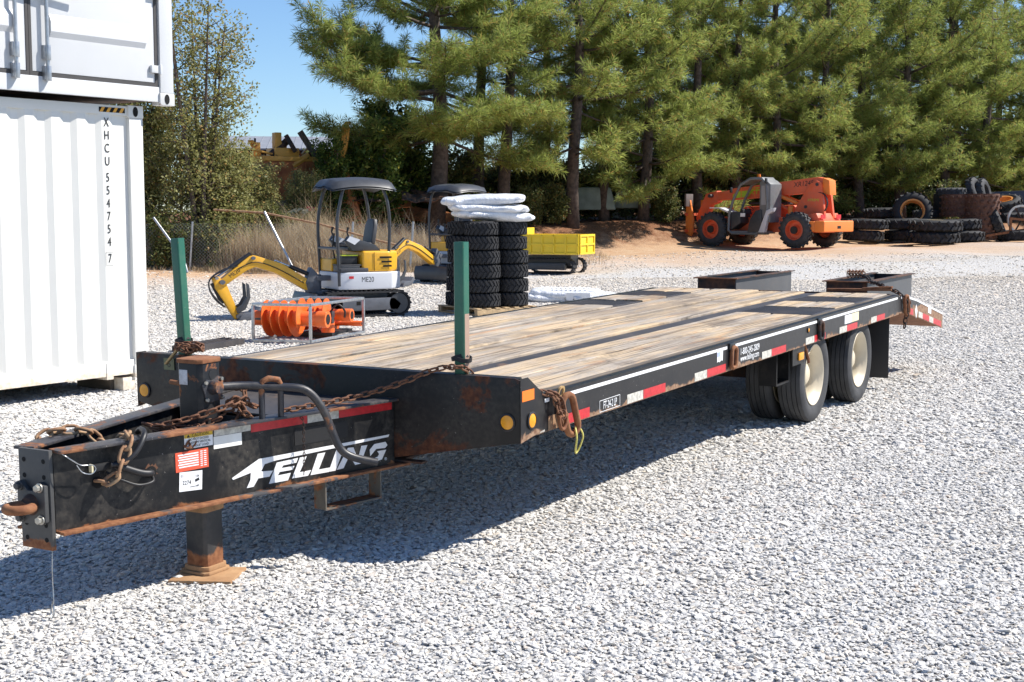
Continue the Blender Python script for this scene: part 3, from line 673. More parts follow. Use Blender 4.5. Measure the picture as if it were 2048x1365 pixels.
b = MB(); b.prism(oc(.088, .018), .0275, .042, jm); b.prism(oc(.077, .018), .0423, .065, jm); b.build('foot_socket', 'ochre', ft, bevel=.004)
fx = frame((JX + .0765, JY, 0), (0, 1, 0), (0, 0, 1), (1, 0, 0))
disc('plug', .01, .975, .026, 'hose', .0, jk, fx)
b = MB(); b.prism([(-.05, .87), (-.07, .93), (-.04, .955), (0, .945), (.04, .965), (.075, .945), (.06, .88), (.075, .85), (-.04, .845)], 0, .008, fx); b.build('gear_flange', 'flange', jk, bevel=.002)
for q in ((-.05, .94), (.055, .95), (.06, .86), (-.045, .86)):
    b = MB(); b.cyl((*q, .008), (*q, .018), .009, 6, m=fx); b.build('bolt', 'zinc', jk)
b = MB(); b.cyl((0, .915, .008), (0, .915, .05), .036, 18, .028, fx); b.build('gear_hub', 'flange', jk, smooth=50)
fy = frame((JX, JY - .0765, 0), (1, 0, 0), (0, 0, 1), (0, -1, 0))
b = MB(); b.lohi((-.05, .93, 0), (0, 1.0, .003), fy); b.build('id_tag', 'grey_white', jk, bevel=.002)
b = MB(); b.cyl((JX - .077, JY + .0, .915), (JX - .20, JY + .02, .92), .012, 8); b.build('shaft_stub', 'rust', jk, smooth=40)
HP = [(-1.06, -1.03, .915), (-1.02, -.94, .912), (-.976, -.872, .907), (-.90, -.79, .896), (-.82, -.709, .885), (-.785, -.672, .862), (-.757, -.642, .815), (-.731, -.615, .747), (-.706, -.59, .648), (-.69, -.572, .59), (-.665, -.548, .55), (-.623, -.503, .522), (-.559, -.437, .498)]
b = MB(); b.tube(spline(HP, 3), .0195, 12); b.build('crank_handle', paint('handle_paint', (.02, .02, .024), .4, rust=.42, rs=5, dirt=.3), jk, smooth=60)
b = MB(); b.tube([(-.94, -.835, .747), (-.94, -.835, .90), (-.935, -.83, .925), (-.915, -.81, .938), (-.885, -.775, .93), (-.88, -.765, .90), (-.90, -.745, .747)], .015, 8); b.build('handle_hook', 'flange', trailer, smooth=50)

# ---- chains ----
def link_mesh(p, d, mat, name='link'):
    b = stadium(p + 2 * d, d * 3.5, d / 2, None, 6, 5); me = bpy.data.meshes.new(name); me.from_pydata(b.v, [], b.f)
    me.polygons.foreach_set('use_smooth', [True] * len(me.polygons)); me.materials.append(M[mat]); return me
def chain(root, pts, p, me, jit=.15):
    pts = [Vector(q) for q in pts]; seg = [(b_ - a_).length for a_, b_ in zip(pts, pts[1:])]; tot = sum(seg); n = max(1, int(tot / p))
    def at(t):
        for a_, b_, l_ in zip(pts, pts[1:], seg):
            if t <= l_: return a_ + (b_ - a_) * (t / l_)
            t -= l_
        return pts[-1]
    for i in range(n):
        a_, b_ = at(i * tot / n), at((i + 1) * tot / n); d, s_, u_ = basis(b_ - a_)
        ang = (i % 2) * math.pi / 2 + .6 + random.uniform(-jit, jit)
        y = s_ * math.cos(ang) + u_ * math.sin(ang); z = d.cross(y)
        o = obj('link', me, root); o.matrix_local = frame((a_ + b_) / 2, d, y, z)
L_S = link_mesh(.058, .0165, 'chain_light'); L_B = link_mesh(.040, .0105, 'chain'); L_T = link_mesh(.018, .004, 'rustdark')
sc = obj('safety_chain', None, trailer)
chain(sc, spline(mp([(.20, .578, -.01), (.21, .58, .045), (.245, .60, .075), (.275, .66, .078), (.30, .715, .075), (.335, .762, .045), (.36, .765, -.01), (.37, .755, -.06), (.37, .70, -.10)]), 5), .058, L_S)
sc = obj('safety_chain', None, trailer); ml = bm(-1); mq = lambda pts: [ml @ Vector(p) for p in pts]
chain(sc, spline(mq([(.18, .69, .075), (.23, .755, .06), (.29, .768, .0), (.33, .765, -.06), (.36, .74, -.12), (.40, .66, -.15)]), 5), .058, L_S)
bc = obj('binder_chain', None, trailer)
chain(bc, spline([(-.93, -.70, .765), (-.86, -.55, .775), (-.80, -.38, .785), (-.72, -.22, .81), (-.62, -.12, .85), (-.52, -.04, .90), (-.43, .0, .925), (-.375, -.03, .93), (-.33, .03, .92), (-.31, .12, .82)], 6), .040, L_B)
hp_ = obj('heaped_chain', None, trailer)
chain(hp_, spline([(-1.24, -1.24, .75), (-1.14, -1.20, .77), (-1.06, -1.10, .80), (-1.0, -1.0, .83), (-.99, -.9, .86)], 6), .04, L_B, .5)
chain(hp_, spline([(-1.28, -1.26, .71), (-1.18, -1.25, .70), (-1.10, -1.18, .72), (-1.07, -1.10, .75), (-1.03, -1.02, .77)], 6), .04, L_B, .5)
chain(hp_, spline([(-1.26, -1.20, .69), (-1.15, -1.17, .72), (-1.07, -1.06, .70), (-1.04, -.93, .73), (-1.02, -.86, .84), (-1.06, -.84, .90), (-1.10, -.84, .88)], 6), .04, L_B, .5)
chain(hp_, spline([(-1.3, -1.16, .71), (-1.2, -1.12, .74), (-1.05, -.9, .79), (-1.0, -.84, .74), (-1.02, -.8, .70)], 6), .04, L_B, .5)
for q in range(4): chain(hp_, spline([(-1.30 + random.uniform(0, .26), -1.26 + random.uniform(0, .16), .66 + random.uniform(0, .10)) for _ in range(7)], 4), .04, L_B, .6)
for q in range(2): chain(hp_, spline([(-1.04 + random.uniform(0, .08), -.97 + random.uniform(0, .2), .76 + random.uniform(0, .11)) for _ in range(6)], 4), .04, L_B, .6)
pc = obj('hitch_pin_chain', None, trailer)
chain(pc, spline([(-.93, -.63, .745), (-.87, -.62, .72), (-.865, -.62, .62), (-.866, -.62, .50), (-.872, -.618, .44)], 5), .018, L_T, .1)
ch = obj('corner_chain', None, trailer)
chain(ch, spline([(-.03, .20, .81), (.012, .25, .785), (.03, .30, .76), (.035, .33, .71), (.045, .34, .65), (.035, .37, .62)], 6), .036, L_B, .3)
chain(ch, spline([(.0, .30, .79), (.03, .34, .765), (.045, .37, .70), (.05, .36, .645)], 6), .036, L_B, .3)
m_ = frame((.05, .37, .62), (0, .3, -1), (.2, 1, .3), (1, 0, 0))
b = MB(); b.tube([(.05 + .0 * a, .36 + .04 * math.cos(a), .64 - .055 * math.sin(a)) for a in np.linspace(-.5, 3.6, 12)], .010, 8); b.cyl((.05, .31, .655), (.05, .41, .655), .009, 8); b.build('shackle', 'rust', ch, smooth=60)
M['yellow_band'] = plain('yellow_band', (.62, .56, .14), .5)
b = MB(); b.tube([(.05 + .012 * math.cos(a * 2), .53 + .036 * math.cos(a), .515 - (.06 * math.sin(a) if math.sin(a) < 0 else .085 * math.sin(a) ** 1.6)) for a in np.linspace(0, 2 * math.pi, 24)[:-1]], .005, 6, closed=True); b.build('yellow_loop', 'yellow_band', ch, smooth=60)
tc = obj('tail_chain', None, trailer)
chain(tc, spline([(-.62, 8.35, .90), (-.5, 8.2, .885), (-.4, 7.95, .86), (-.28, 7.75, .86), (-.16, 7.62, .83), (-.05, 7.57, .80), (.015, 7.60, .74), (.035, 7.66, .66), (.03, 7.68, .58), (.02, 7.66, .50), (.02, 7.63, .44)], 6), .05, link_mesh(.05, .0135, 'rustdark'))
chain(tc, spline([(-.30, 7.8, .84), (-.18, 7.68, .83), (-.06, 7.6, .79), (.02, 7.72, .72), (.03, 7.78, .66)], 6), .05, L_B)
for q in range(5): chain(tc, [(-.62 - q * .035, 8.38, .87), (-.62 - q * .035, 8.36, .93), (-.63 - q * .035, 8.5, .94), (-.63 - q * .035, 8.52, .88)], .05, L_B)
b = MB(); b.beam((-.78, 7.72, .79), (-.09, 7.56, .815), .05, .022); b.beam((-.40, 7.63, .815), (-.09, 7.565, .84), .035, .02); b.build('ratchet_binder', 'rust', tc, bevel=.004)

# ---- stake posts standing in the headboard pockets ----
def stake(loc, label, lean, bare=True):
    wl = TM @ Vector(loc); st = thing('stake_post', label, 'post', wl, -TH, 'green stakes in the headboard'); st.rotation_euler = (lean[0], lean[1], -TH)
    b = MB(); b.prism(oc(.030, .006), -.18, .665); 
    b.build('post', 'green', st, bevel=.002)
    if bare: b = MB(); b.lohi((.0305, -.02, .0), (.0312, .022, .30)); b.build('bare_patch', paint('bare_steel_pink', (.36, .24, .18), .6, rust=.15, rs=8, dirt=.3), st)
    b = MB(); b.lathe([(.040, .035), (.046, .034), (.045, .056), (.039, .055)], 14, T(0, 0, .03) @ RX(.1) @ RY(.25)); b.lathe([(.041, .035), (.047, .034), (.046, .054), (.040, .053)], 14, T(0, 0, .035) @ RX(-.05) @ RY(-.3)); b.build('rubber_strap', 'rubber', st, smooth=50)
    return st
stake((-.372, .058, .895), 'green square steel stake post standing at the right front of the wooden deck', (0, -.005))
stake((-2.262, .058, .895), 'green square steel stake post beside the white container, at the far corner of the headboard', (.0, -.06), False)
hc2 = thing('chain_heap', 'rusty chain piled round the foot of the farther green stake', 'chain', TM @ Vector((-2.18, .0, .90)), -TH)
for q in range(3): chain(hc2, spline([(random.uniform(-.09, .1), random.uniform(-.05, .06), random.uniform(.0, .06)) for _ in range(7)], 4), .042, L_B, .6)
b = MB(); b.beam((-.13, -.05, -.06), (-.04, -.03, .04), .03, .012); b.build('hook', 'yel_rust', hc2, bevel=.003)
b = MB(); b.lohi((-2.37, -.006, .80), (-2.29, -.0005, .868)); tg = b.build('number_tag', plain('olive_tag', (.10, .11, .05), .5), trailer); text('lettering', '6', .06, 'ink', tg, frame((-2.33, -.0065, .834), (1, 0, 0), (0, 0, 1), (0, -1, 0)), ext=.0003)
# ================= shipping containers =================
M['cont_white'] = paint('container_white', (.70, .69, .65), .42, rust=.0, rs=5, dirt=.10, dirtcol=(.6, .55, .45), var=.02, bump=.03, zband=(.0, .14), rc2=((.62, .52, .4), (.74, .68, .58)))
M['cont_grey'] = paint('container_pale_grey', (.58, .59, .60), .42, rust=.0, rs=5, dirt=.08, dirtcol=(.5, .48, .42), var=.03, bump=.03)
M['cast_rust'] = paint('casting_rusting', (.58, .58, .57), .5, rust=.55, rs=9, dirt=.2)
M['gasket'] = plain('door_gasket', (.05, .047, .047), .7); M['haz_y'] = plain('hazard_yellow', (.75, .36, .03), .5)
CTH = .6072
def container(name, label, loc, mt, doors):
    # local: x runs along the long side (0 = far right corner, negative towards the camera side), y inwards (away from the yard), z up
    c = thing(name, label, 'container', loc, math.pi / 2 - CTH)
    L, Wd, H = 6.06, 2.44, 2.59
    def p(nm, a, b_, mm=mt, par=c, bevel=.004):
        b = MB(); b.lohi(a, b_); return b.build(nm, mm, par, bevel=bevel)
    for x in (0, -L):
        for y in (0, Wd):
            x0, x1 = (x - .16, x) if x == 0 else (x, x + .16); y0, y1 = (y, y + .12) if y == 0 else (y - .12, y)
            p('corner_post', (x0, y0, .12), (x1, y1, H - .12))
            for z in (0, H - .118):
                b = MB(); b.lohi((x0 - (.012 if x == 0 else 0), y0 - .006 if y == 0 else y0, z), (x1 + .006, y1, z + .118))
                cs = b.build('corner_casting', 'cast_rust' if doors else mt, c, bevel=.006)
                if y == 0 and x == 0:
                    hb_ = MB(); hb_.prism([(math.cos(a) * .030, math.sin(a) * .048 + .059 + z) for a in np.linspace(0, 2 * math.pi, 17)[:-1]], 0, .003, Matrix(((1, 0, 0, x - .09), (0, 0, -1, -.0065), (0, 1, 0, 0), (0, 0, 0, 1)))); hb_.build('casting_hole', 'hole', cs)
    p('roof_panel', (-L + .1, .05, H - .05), (-.1, Wd - .05, H - .02)); p('floor_panel', (-L + .1, .05, .05), (-.1, Wd - .05, .15), 'rustdark')
    p('end_wall', (-.06, .12, .12), (-.03, Wd - .12, H - .1)); p('end_wall', (-L + .03, .12, .12), (-L + .06, Wd - .12, H - .1)); p('back_wall', (-L + .16, Wd - .06, .12), (-.16, Wd - .03, H - .1))
    p('top_rail', (-L + .16, .012, H - .10), (-.16, .075, H - .01)); br = p('bottom_rail', (-L + .16, .012, .03), (-.16, .06, .17))
    if not doors:
        pr_ = [(-.16, .036)]; x = -.264; st = .276
        while x > -L + .2:
            pr_ += [(x, .036), (x - .060, .036), (x - .118, .010), (x - .208, .010), (x - .266, .036)]; x -= st
        b = MB(); vs = []; fs = []
        for i, (a, y) in enumerate(pr_): vs += [(a, y + .004, .165), (a, y + .004, H - .098)]
        for i in range(len(pr_) - 1): fs.append((2 * i, 2 * i + 1, 2 * i + 3, 2 * i + 2))
        b.add(vs, fs); b.build('corrugated_side', mt, c, bevel=.0)
        # side lettering, reading downwards
        tm = lambda x, z: Matrix(((1, 0, 0, x), (0, 0, -1, .0098), (0, 1, 0, z), (0, 0, 0, 1)))
        for i, ch_ in enumerate('XHCU554754'):
            z = 2.415 - i * .1205 - (.03 if i > 3 else 0); text('lettering', ch_, .118, 'ink', c, tm(-.42, z), sx=.72)
        text('lettering', '7', .118, 'ink', c, tm(-.42, 1.145), sx=.72)
        b = MB(); mm = tm(-.42, 1.145)
        for q in ((-.045, -.062, .045, -.062), (-.045, .062, .045, .062), (-.045, -.062, -.045, .062), (.045, -.062, .045, .062)): b.beam((q[0], q[1], .001), (q[2], q[3], .001), .002, .001, (0, 0, 1), mm)
        b.build('check_digit_frame', 'gasket', c)
        hz = p('hazard_decal', (-.50, .0095, H - .078), (-.20, .0118, H - .032), 'hole', bevel=0)
        for i in range(4):
            b = MB(); x0 = -.495 + i * .075; b.prism([(x0, H - .077), (x0 + .034, H - .077), (x0 + .064, H - .033), (x0 + .03, H - .033)], 0, .001, Matrix(((1, 0, 0, 0), (0, 0, -1, .0092), (0, 1, 0, 0), (0, 0, 0, 1)))); b.build('hazard_stripe', 'haz_y', hz)
        p('fork_pocket', (-.50, .005, .0), (-.42, .3, .16)); p('support_block', (-.30, .02, -.12), (-.16, .3, .0), 'cont_white')
    else:
        # side doors: four leaves with gaskets, ribs, locking bars, hinges
        dw = (L - .36) / 4
        for i in range(4):
            x1 = -.18 - i * dw; x0 = x1 - dw
            lf = obj('door_leaf', None, c)
            b = MB(); b.lohi((x0 + .03, .022, .21), (x1 - .03, .05, H - .14)); b.build('leaf_panel', mt, lf, bevel=.004)
            for z in (.52, 1.22, 1.92):
                b = MB(); b.prism([(.0, z), (.024, z + .05), (.024, z + .14), (.0, z + .20)], x0 + .22, x1 - .14, Matrix(((0, 0, 1, 0), (-1, 0, 0, .0215), (0, 1, 0, 0), (0, 0, 0, 1)))); b.build('pressed_rib', mt, lf)
            for a, b_ in (((x0 + .002, .016, .17), (x0 + .03, .04, H - .11)), ((x1 - .03, .016, .17), (x1 - .002, .04, H - .11)), ((x0 + .03, .016, .17), (x1 - .03, .04, .205)), ((x0 + .03, .016, H - .14), (x1 - .03, .04, H - .11))):
                q = MB(); q.lohi(a, b_); q.build('gasket', 'gasket', lf)
            for xr in ([x0 + .16] if i % 2 == 0 else [x1 - .16]):
                b = MB(); b.cyl((xr, -.025, .16), (xr, -.025, H - .1), .017, 12); rd = b.build('locking_bar', 'steel', lf, smooth=50)
                for z in (.16, .34):
                    b = MB(); b.lohi((xr - .032, -.03, z - .02), (xr + .032, .02, z + .10)); b.cyl((xr, -.03, z - .03), (xr, -.03, z + .10), .026, 12); b.build('bar_guide', 'steel', rd, bevel=.003)
                b = MB(); b.beam((xr, -.045, .93), (xr + .34, -.05, .90), .015, .05); b.beam((xr - .02, -.03, .93), (xr + .1, -.03, .93), .03, .09); b.build('bar_handle', 'steel', rd, bevel=.004)
            for z in (.30, 1.0, 1.7, 2.3):
                xh = x1 if i % 2 == 0 else x0
                b = MB(); b.lohi((xh - .09, -.012, z), (xh + .02, .018, z + .07)); b.cyl((xh + .01, -.012, z - .01), (xh + .01, -.012, z + .08), .018, 10); b.build('hinge', mt, lf, bevel=.003)
    return c
low = container('shipping_container', 'white corrugated shipping container standing on the gravel, lower of the two stacked', (-3.5403, 13.1794, .12), 'cont_white', False)
ca = Vector((math.sin(CTH), math.cos(CTH), 0)); cn = Vector((math.cos(CTH), -math.sin(CTH), 0))
up_ = Vector((-3.5403, 13.1794, .12 + 2.59 + .012)) + ca * .28 + cn * .13
container('shipping_container', 'pale grey side-door container with locking bars, stacked on top of the white one', up_, 'cont_grey', True)
for q in (-.2, -3, -5.9):
    b = MB(); b.box((0, 0, 0), (.3, .5, .12)); o = b.build('timber_block', 'woodedge', None, bevel=.005, loc=Vector((-3.5403, 13.1794, .055)) + ca * q - cn * .4, rz=math.pi / 2 - CTH)
    tag(o, 'dark timber block under the white container' if q > -1 else ('dark timber block under the middle of the white container' if q > -4 else 'dark timber block under the near end of the white container'), 'block', 'container blocks')
# ================= mini excavator =================
M['yellow'] = paint('machine_yellow', (.74, .38, .02), .34, dirt=.3, var=.06, bump=.03)
M['yellow2'] = paint('dumper_yellow', (.80, .56, .02), .4, dirt=.12, var=.06, bump=.03)
M['panel_grey'] = paint('panel_pale', (.62, .63, .66), .35, dirt=.1, var=.03, bump=.02)
M['dgrey'] = plain('canopy_grey', (.045, .047, .052), .4, var=.15); M['mgrey'] = plain('machine_grey', (.11, .115, .13), .45, var=.15)
M['seat'] = plain('seat_vinyl', (.05, .05, .055), .5); M['chrome'] = plain('chrome_rod', (.7, .7, .7), .15, metal=1, var=.05)
M['orange'] = paint('auger_orange', (.80, .14, .018), .42, dirt=.3, var=.08, bump=.03)
def track(parent, y, L, r, w, z0=0, mt='rubber'):
    """crawler belt with lugs about the long axis x, lateral position y"""
    b = MB(); n = 40; hx = L / 2 - r
    def pt(t, rr):
        per = 4 * hx + 2 * math.pi * r; s = t * per
        if s < 2 * hx: return (-hx + s, r + z0 - rr, (0, -1))
        s -= 2 * hx
        if s < math.pi * r: a = -math.pi / 2 + s / r; return (hx + rr * math.cos(a), r + z0 + rr * math.sin(a), (math.cos(a), math.sin(a)))
        s -= math.pi * r
        if s < 2 * hx: return (hx - s, r + z0 + rr, (0, 1))
        s -= 2 * hx; a = math.pi / 2 + s / r; return (-hx + rr * math.cos(a), r + z0 + rr * math.sin(a), (math.cos(a), math.sin(a)))
    vs = []; fs = []; N = 64
    for i in range(N):
        for rr, yy in ((r, -w / 2), (r, w / 2), (r - .03, w / 2), (r - .03, -w / 2)):
            q = pt(i / N, rr); vs.append((q[0], y + yy, q[1]))
    for i in range(N):
        j = (i + 1) % N
        for e in range(4): fs.append((i * 4 + e, i * 4 + (e + 1) % 4, j * 4 + (e + 1) % 4, j * 4 + e))
    b.add(vs, fs); tr = b.build('crawler_belt', mt, parent, smooth=30)
    lug = MB(); lug.box((0, 0, 0), (.03, w * .96, .02)); 
    lm = None
    for i in range(44):
        q = pt(i / 44, r + .008); d = q[2]
        m_ = frame((q[0], y, q[1]), (d[1], 0, -d[0]), (0, 1, 0), (d[0], 0, d[1]))
        if lm is None: o = lug.build('lug', mt, tr); lm = o.data
        else: o = obj('lug', lm, tr)
        o.matrix_local = m_
    return tr
def excavator(label, loc, rz, group):
    # x forward, y left, z up
    e = thing('mini_excavator', label, 'excavator', loc, rz, group)
    for y in (-.38, .38):
        track(e, y, 1.55, .205, .23)
        b = MB(); b.prism([(-.56, .10), (.56, .10), (.62, .20), (.5, .30), (-.5, .30), (-.62, .20)], -.10, .10, Matrix(((1, 0, 0, 0), (0, 0, -1, y), (0, 1, 0, 0), (0, 0, 0, 1)))); tf = b.build('track_frame', 'mgrey', e, bevel=.01)
        for x in (-.57, .57):
            b = MB(); b.cyl((x, y - .1, .205), (x, y + .1, .205), .165, 20); b.build('drive_wheel', 'dgrey', tf, smooth=40)
        b = MB(); b.lohi((.1, y + .101, .19), (.17, y + .104, .25)); b.build('frame_slot', 'hole', tf)
    b = MB(); b.lohi((-.3, -.28, .2), (.3, .28, .38)); b.cyl((0, 0, .36), (0, 0, .44), .26, 24); b.build('undercarriage', 'dgrey', e)
    b = MB(); b.prism([(.86, .08), (.90, .10), (.92, .26), (.87, .40), (.84, .38), (.86, .24)], -.5, .5, Matrix(((1, 0, 0, 0), (0, 0, -1, 0), (0, 1, 0, 0), (0, 0, 0, 1)))); b.lohi((.25, -.2, .18), (.87, -.13, .25)); b.lohi((.25, .13, .18), (.87, .2, .25)); b.build('dozer_blade', 'dgrey', e, bevel=.008)
    # house
    def outl(pts, z0, z1, nm, mt, bv=.03, par=e):
        b = MB(); b.prism(pts, z0, z1); return b.build(nm, mt, par, bevel=bv, segs=3)
    skirt = [(.46, -.44), (.46, .44), (.2, .50), (-.45, .50), (-.66, .34), (-.70, 0), (-.66, -.34), (-.45, -.50), (.2, -.50)]
    sk = outl(skirt, .44, .72, 'skirt_panel', 'panel_grey', .025)
    hood = [(.05, -.46), (.05, .46), (-.42, .47), (-.62, .32), (-.66, 0), (-.62, -.32), (-.42, -.47)]
    hd = outl(hood, .722, 1.06, 'engine_hood', 'yellow', .05)
    outl([(.42, .1), (.42, .44), (.1, .46), (.1, .1)], .722, .82, 'floor_box', 'dgrey', .01); outl([(.44, -.46), (.44, .08), (.06, .08), (.06, -.46)], .722, .93, 'front_hood', 'yellow', .03)
    outl([(.42, -.3), (.42, .44), (.06, .44), (.06, -.3)], .821, .845, 'floor_mat', 'seat', .005)
    b = MB()
    for i in range(3): b.lohi((-.45 + i * .0, .4745, .80 + i * .07), (-.30 + i * .03, .478, .83 + i * .07))
    b.build('hood_vent', 'hole', hd)
    b = MB(); b.lohi((-.15, .468, .74), (-.143, .474, 1.04)); b.build('hood_seam', 'hole', hd)
    tm = frame((-.02, .5005, .60), (-1, 0, 0), (0, 0, 1), (0, 1, 0)); text('lettering', 'ME20', .12, 'ink', sk, tm, sx=.8)
    b = MB(); b.lohi((.22, .4935, .62), (.30, .497, .66)); b.build('small_decal', 'tape_red', sk)
    # seat and consoles
    b = MB(); b.lohi((-.30, -.24, 1.062), (.22, .26, 1.12)); st = b.build('seat_base', 'dgrey', e, bevel=.02)
    b = MB(); b.lohi((-.22, -.2, 1.121), (.2, .22, 1.19)); b.build('seat_cushion', 'seat', e, bevel=.03, segs=3)
    b = MB(); b.prism([(-.20, -.0), (.20, 0), (.19, .30), (.13, .42), (-.13, .42), (-.19, .30)], -.04, .04, T(-.24, .01, 1.16) @ RY(-.18) @ Matrix(((0, 0, 1, 0), (1, 0, 0, 0), (0, 1, 0, 0), (0, 0, 0, 1)))); b.build('seat_back', 'seat', e, bevel=.03, segs=3)
    for y in (-.33, .35):
        b = MB(); b.prism([(-.3, 1.06), (.2, 1.06), (.32, 1.22), (.26, 1.30), (.1, 1.25), (-.2, 1.16)], -.05, .05, Matrix(((1, 0, 0, 0), (0, 0, -1, y), (0, 1, 0, 0), (0, 0, 0, 1)))); cs = b.build('console', 'dgrey', e, bevel=.015)
        b = MB(); b.prism([(.06, 1.24), (.24, 1.30), (.30, 1.23), (.16, 1.16)], -.052, .052, Matrix(((1, 0, 0, 0), (0, 0, -1, y), (0, 1, 0, 0), (0, 0, 0, 1)))); b.build('console_trim', 'panel_grey', cs)
        b = MB(); b.tube([(.24, y, 1.28), (.27, y, 1.36), (.25, y, 1.44)], [.018, .014, .025], 8); b.build('joystick', 'hose', cs, smooth=50)
    for y in (-.07, .09):
        b = MB(); b.tube([(.30, y, .84), (.36, y, 1.1), (.33, y, 1.34)], [.012, .012, .02], 7); b.build('travel_lever', 'hose', e, smooth=50)
    # canopy on four bent posts
    cp_ = obj('canopy', None, e)
    for y in (-.43, .43):
        b = MB(); b.tube(spline([(.44, y, .50), (.45, y, .9), (.47, y, 1.5), (.40, y, 1.9), (.34, y * .93, 2.08)], 5), .026, 10); b.build('post', 'dgrey', cp_, smooth=50)
        b = MB(); b.tube(spline([(-.42, y, 1.02), (-.44, y, 1.5), (-.40, y, 1.85), (-.33, y * .93, 2.08)], 5), .026, 10); b.build('post', 'dgrey', cp_, smooth=50)
    b = MB(); b.cyl((.46, -.43, 1.10), (.46, .43, 1.10), .024, 10); b.build('cross_bar', 'dgrey', cp_, smooth=50)
    vs = []; fs = []; nx_, ny_ = 14, 12
    for i in range(nx_ + 1):
        for j in range(ny_ + 1):
            u_, v_ = i / nx_ * 2 - 1, j / ny_ * 2 - 1
            zz = 2.235 - .055 * u_ * u_ - .05 * v_ * v_ - (.09 if max(abs(u_), abs(v_)) > .99 else 0) + (.018 if abs(abs(v_) - .45) < .16 else 0)
            vs.append((u_ * .60 * (1 - .08 * v_ * v_), v_ * .52 * (1 - .07 * u_ * u_), zz))
    q = (nx_ + 1) * (ny_ + 1); vs += [(x, y, z - .03) for x, y, z in vs]
    for i in range(nx_):
        for j in range(ny_):
            a = i * (ny_ + 1) + j; fs.append((a, a + ny_ + 1, a + ny_ + 2, a + 1)); fs.append((q + a, q + a + 1, q + a + ny_ + 2, q + a + ny_ + 1))
    b = MB(); b.add(vs, fs); b.build('canopy_roof', 'dgrey', cp_, smooth=50)
    # tool box look on the deck and spare pad
    b = MB(); b.lohi((.10, .10, .846), (.36, .36, .98)); b.build('battery_box', 'hose', e, bevel=.01); b = MB(); b.lohi((.09, .09, .981), (.37, .37, 1.0)); b.build('box_lid', plain('lime_lid', (.55, .62, .03), .4), e, bevel=.004)
    b = MB(); b.lohi((-.05, .2, .722), (.44, .47, .79)); b.build('foot_mat', 'seat', e, bevel=.02)
    # boom, stick, bucket (in the plane y = 0)
    PL = Matrix(((1, 0, 0, 0), (0, 0, -1, 0), (0, 1, 0, 0), (0, 0, 0, 1)))
    b = MB(); b.lohi((.45, -.10, .34), (.70, .10, .42)); b.lohi((.45, -.10, .58), (.70, .10, .66)); b.cyl((.66, 0, .34), (.66, 0, .68), .07, 16); b.prism([(.62, .36), (.84, .40), (.88, .56), (.78, .80), (.68, .70)], -.085, .085, PL); b.build('swing_bracket', 'mgrey', e, bevel=.008)
    PS = T(.74, 0, 0) @ Matrix.Diagonal((.80, 1, 1, 1)) @ T(-.74, 0, 0) @ PL
    sx_ = lambda p: (.74 + (p[0] - .74) * .8, p[1], p[2])
    bo = obj('boom', None, e)
    b = MB(); b.prism([(.74, .50), (.80, .42), (.92, .44), (1.55, .78), (1.95, .90), (2.12, .84), (2.58, .54), (2.66, .56), (2.68, .64), (2.20, 1.02), (2.06, 1.12), (1.95, 1.13), (1.40, .96), (.80, .60)], -.06, .06, PS); arm_ = b.build('boom_arm', 'yellow', bo, bevel=.012)
    text('lettering', 'ME20', .11, 'ink', arm_, frame((2.05, .0605, .79), Vector((-.78, 0, .62)), Vector((.62, 0, .78)), (0, 1, 0)), sx=.85)
    b = MB(); b.cyl(sx_((.84, 0, .74)), sx_((1.22, 0, .90)), .042, 12); b.build('cylinder', 'hose', bo, smooth=50); b = MB(); b.cyl(sx_((1.22, 0, .90)), sx_((1.52, 0, 1.02)), .02, 10); b.build('rod', 'chrome', bo, smooth=50)
    b = MB(); b.cyl(sx_((2.02, 0, 1.16)), sx_((2.42, 0, .90)), .042, 12); b.build('cylinder', 'hose', bo, smooth=50); b = MB(); b.cyl(sx_((2.42, 0, .90)), sx_((2.74, 0, .70)), .02, 10); b.build('rod', 'chrome', bo, smooth=50)
    sk_ = obj('stick', None, e)
    b = MB(); b.prism([(2.54, .60), (2.70, .74), (2.80, .70), (2.76, .50), (2.36, -.0), (2.26, .04)], -.055, .055, PS); b.build('stick_arm', 'yellow', sk_, bevel=.012)
    b = MB(); b.cyl(sx_((2.80, 0, .60)), sx_((2.60, 0, .26)), .036, 10); b.build('cylinder', 'hose', sk_, smooth=50)
    for i in range(4):
        y = -.07 + i * .045; b = MB(); b.tube(spline([sx_(q_) for q_ in [(2.30, y, .93), (2.55, y, .86), (2.80 + i * .015, y, .70), (2.84 + i * .012, y, .50), (2.72, y, .32), (2.55, y, .20)]], 5), .011, 6); b.build('hose', 'hose', sk_, smooth=60)
    b = MB()
    b.prism([(2.30, .06), (2.36, -.04), (2.26, -.02), (1.98, .02), (1.86, .14), (1.90, .20), (2.02, .11), (2.22, .10)], -.19, .19, PS); b.build('bucket', 'mgrey', sk_, bevel=.008)
    for y in (-.10, .10):
        b = MB(); b.prism([(2.34, .10), (2.18, .16), (2.08, .34), (2.10, .56), (2.16, .60), (2.15, .36), (2.24, .24), (2.38, .18)], y - .015, y + .015, PS); b.build('thumb_claw', 'dgrey', sk_, bevel=.004)
    for x, z, r_, mt in ((.83, .52, .05, 'mgrey'), (2.0, 1.08, .035, 'mgrey'), (2.63, .62, .045, 'mgrey'), (2.74, .70, .03, 'chrome'), (2.31, .05, .04, 'mgrey')):
        b = MB(); b.cyl((.74 + (x - .74) * .8, -.085, z), (.74 + (x - .74) * .8, .085, z), r_, 14); b.build('pivot_pin', mt, bo, smooth=40)
    for y in (.064, -.064):
        b = MB(); b.tube(spline([sx_(q_) for q_ in ((.95, y, .56), (1.5, y, .86), (1.95, y, 1.0), (2.3, y, .88))], 5), .009, 6); b.build('hose', 'hose', bo, smooth=60)
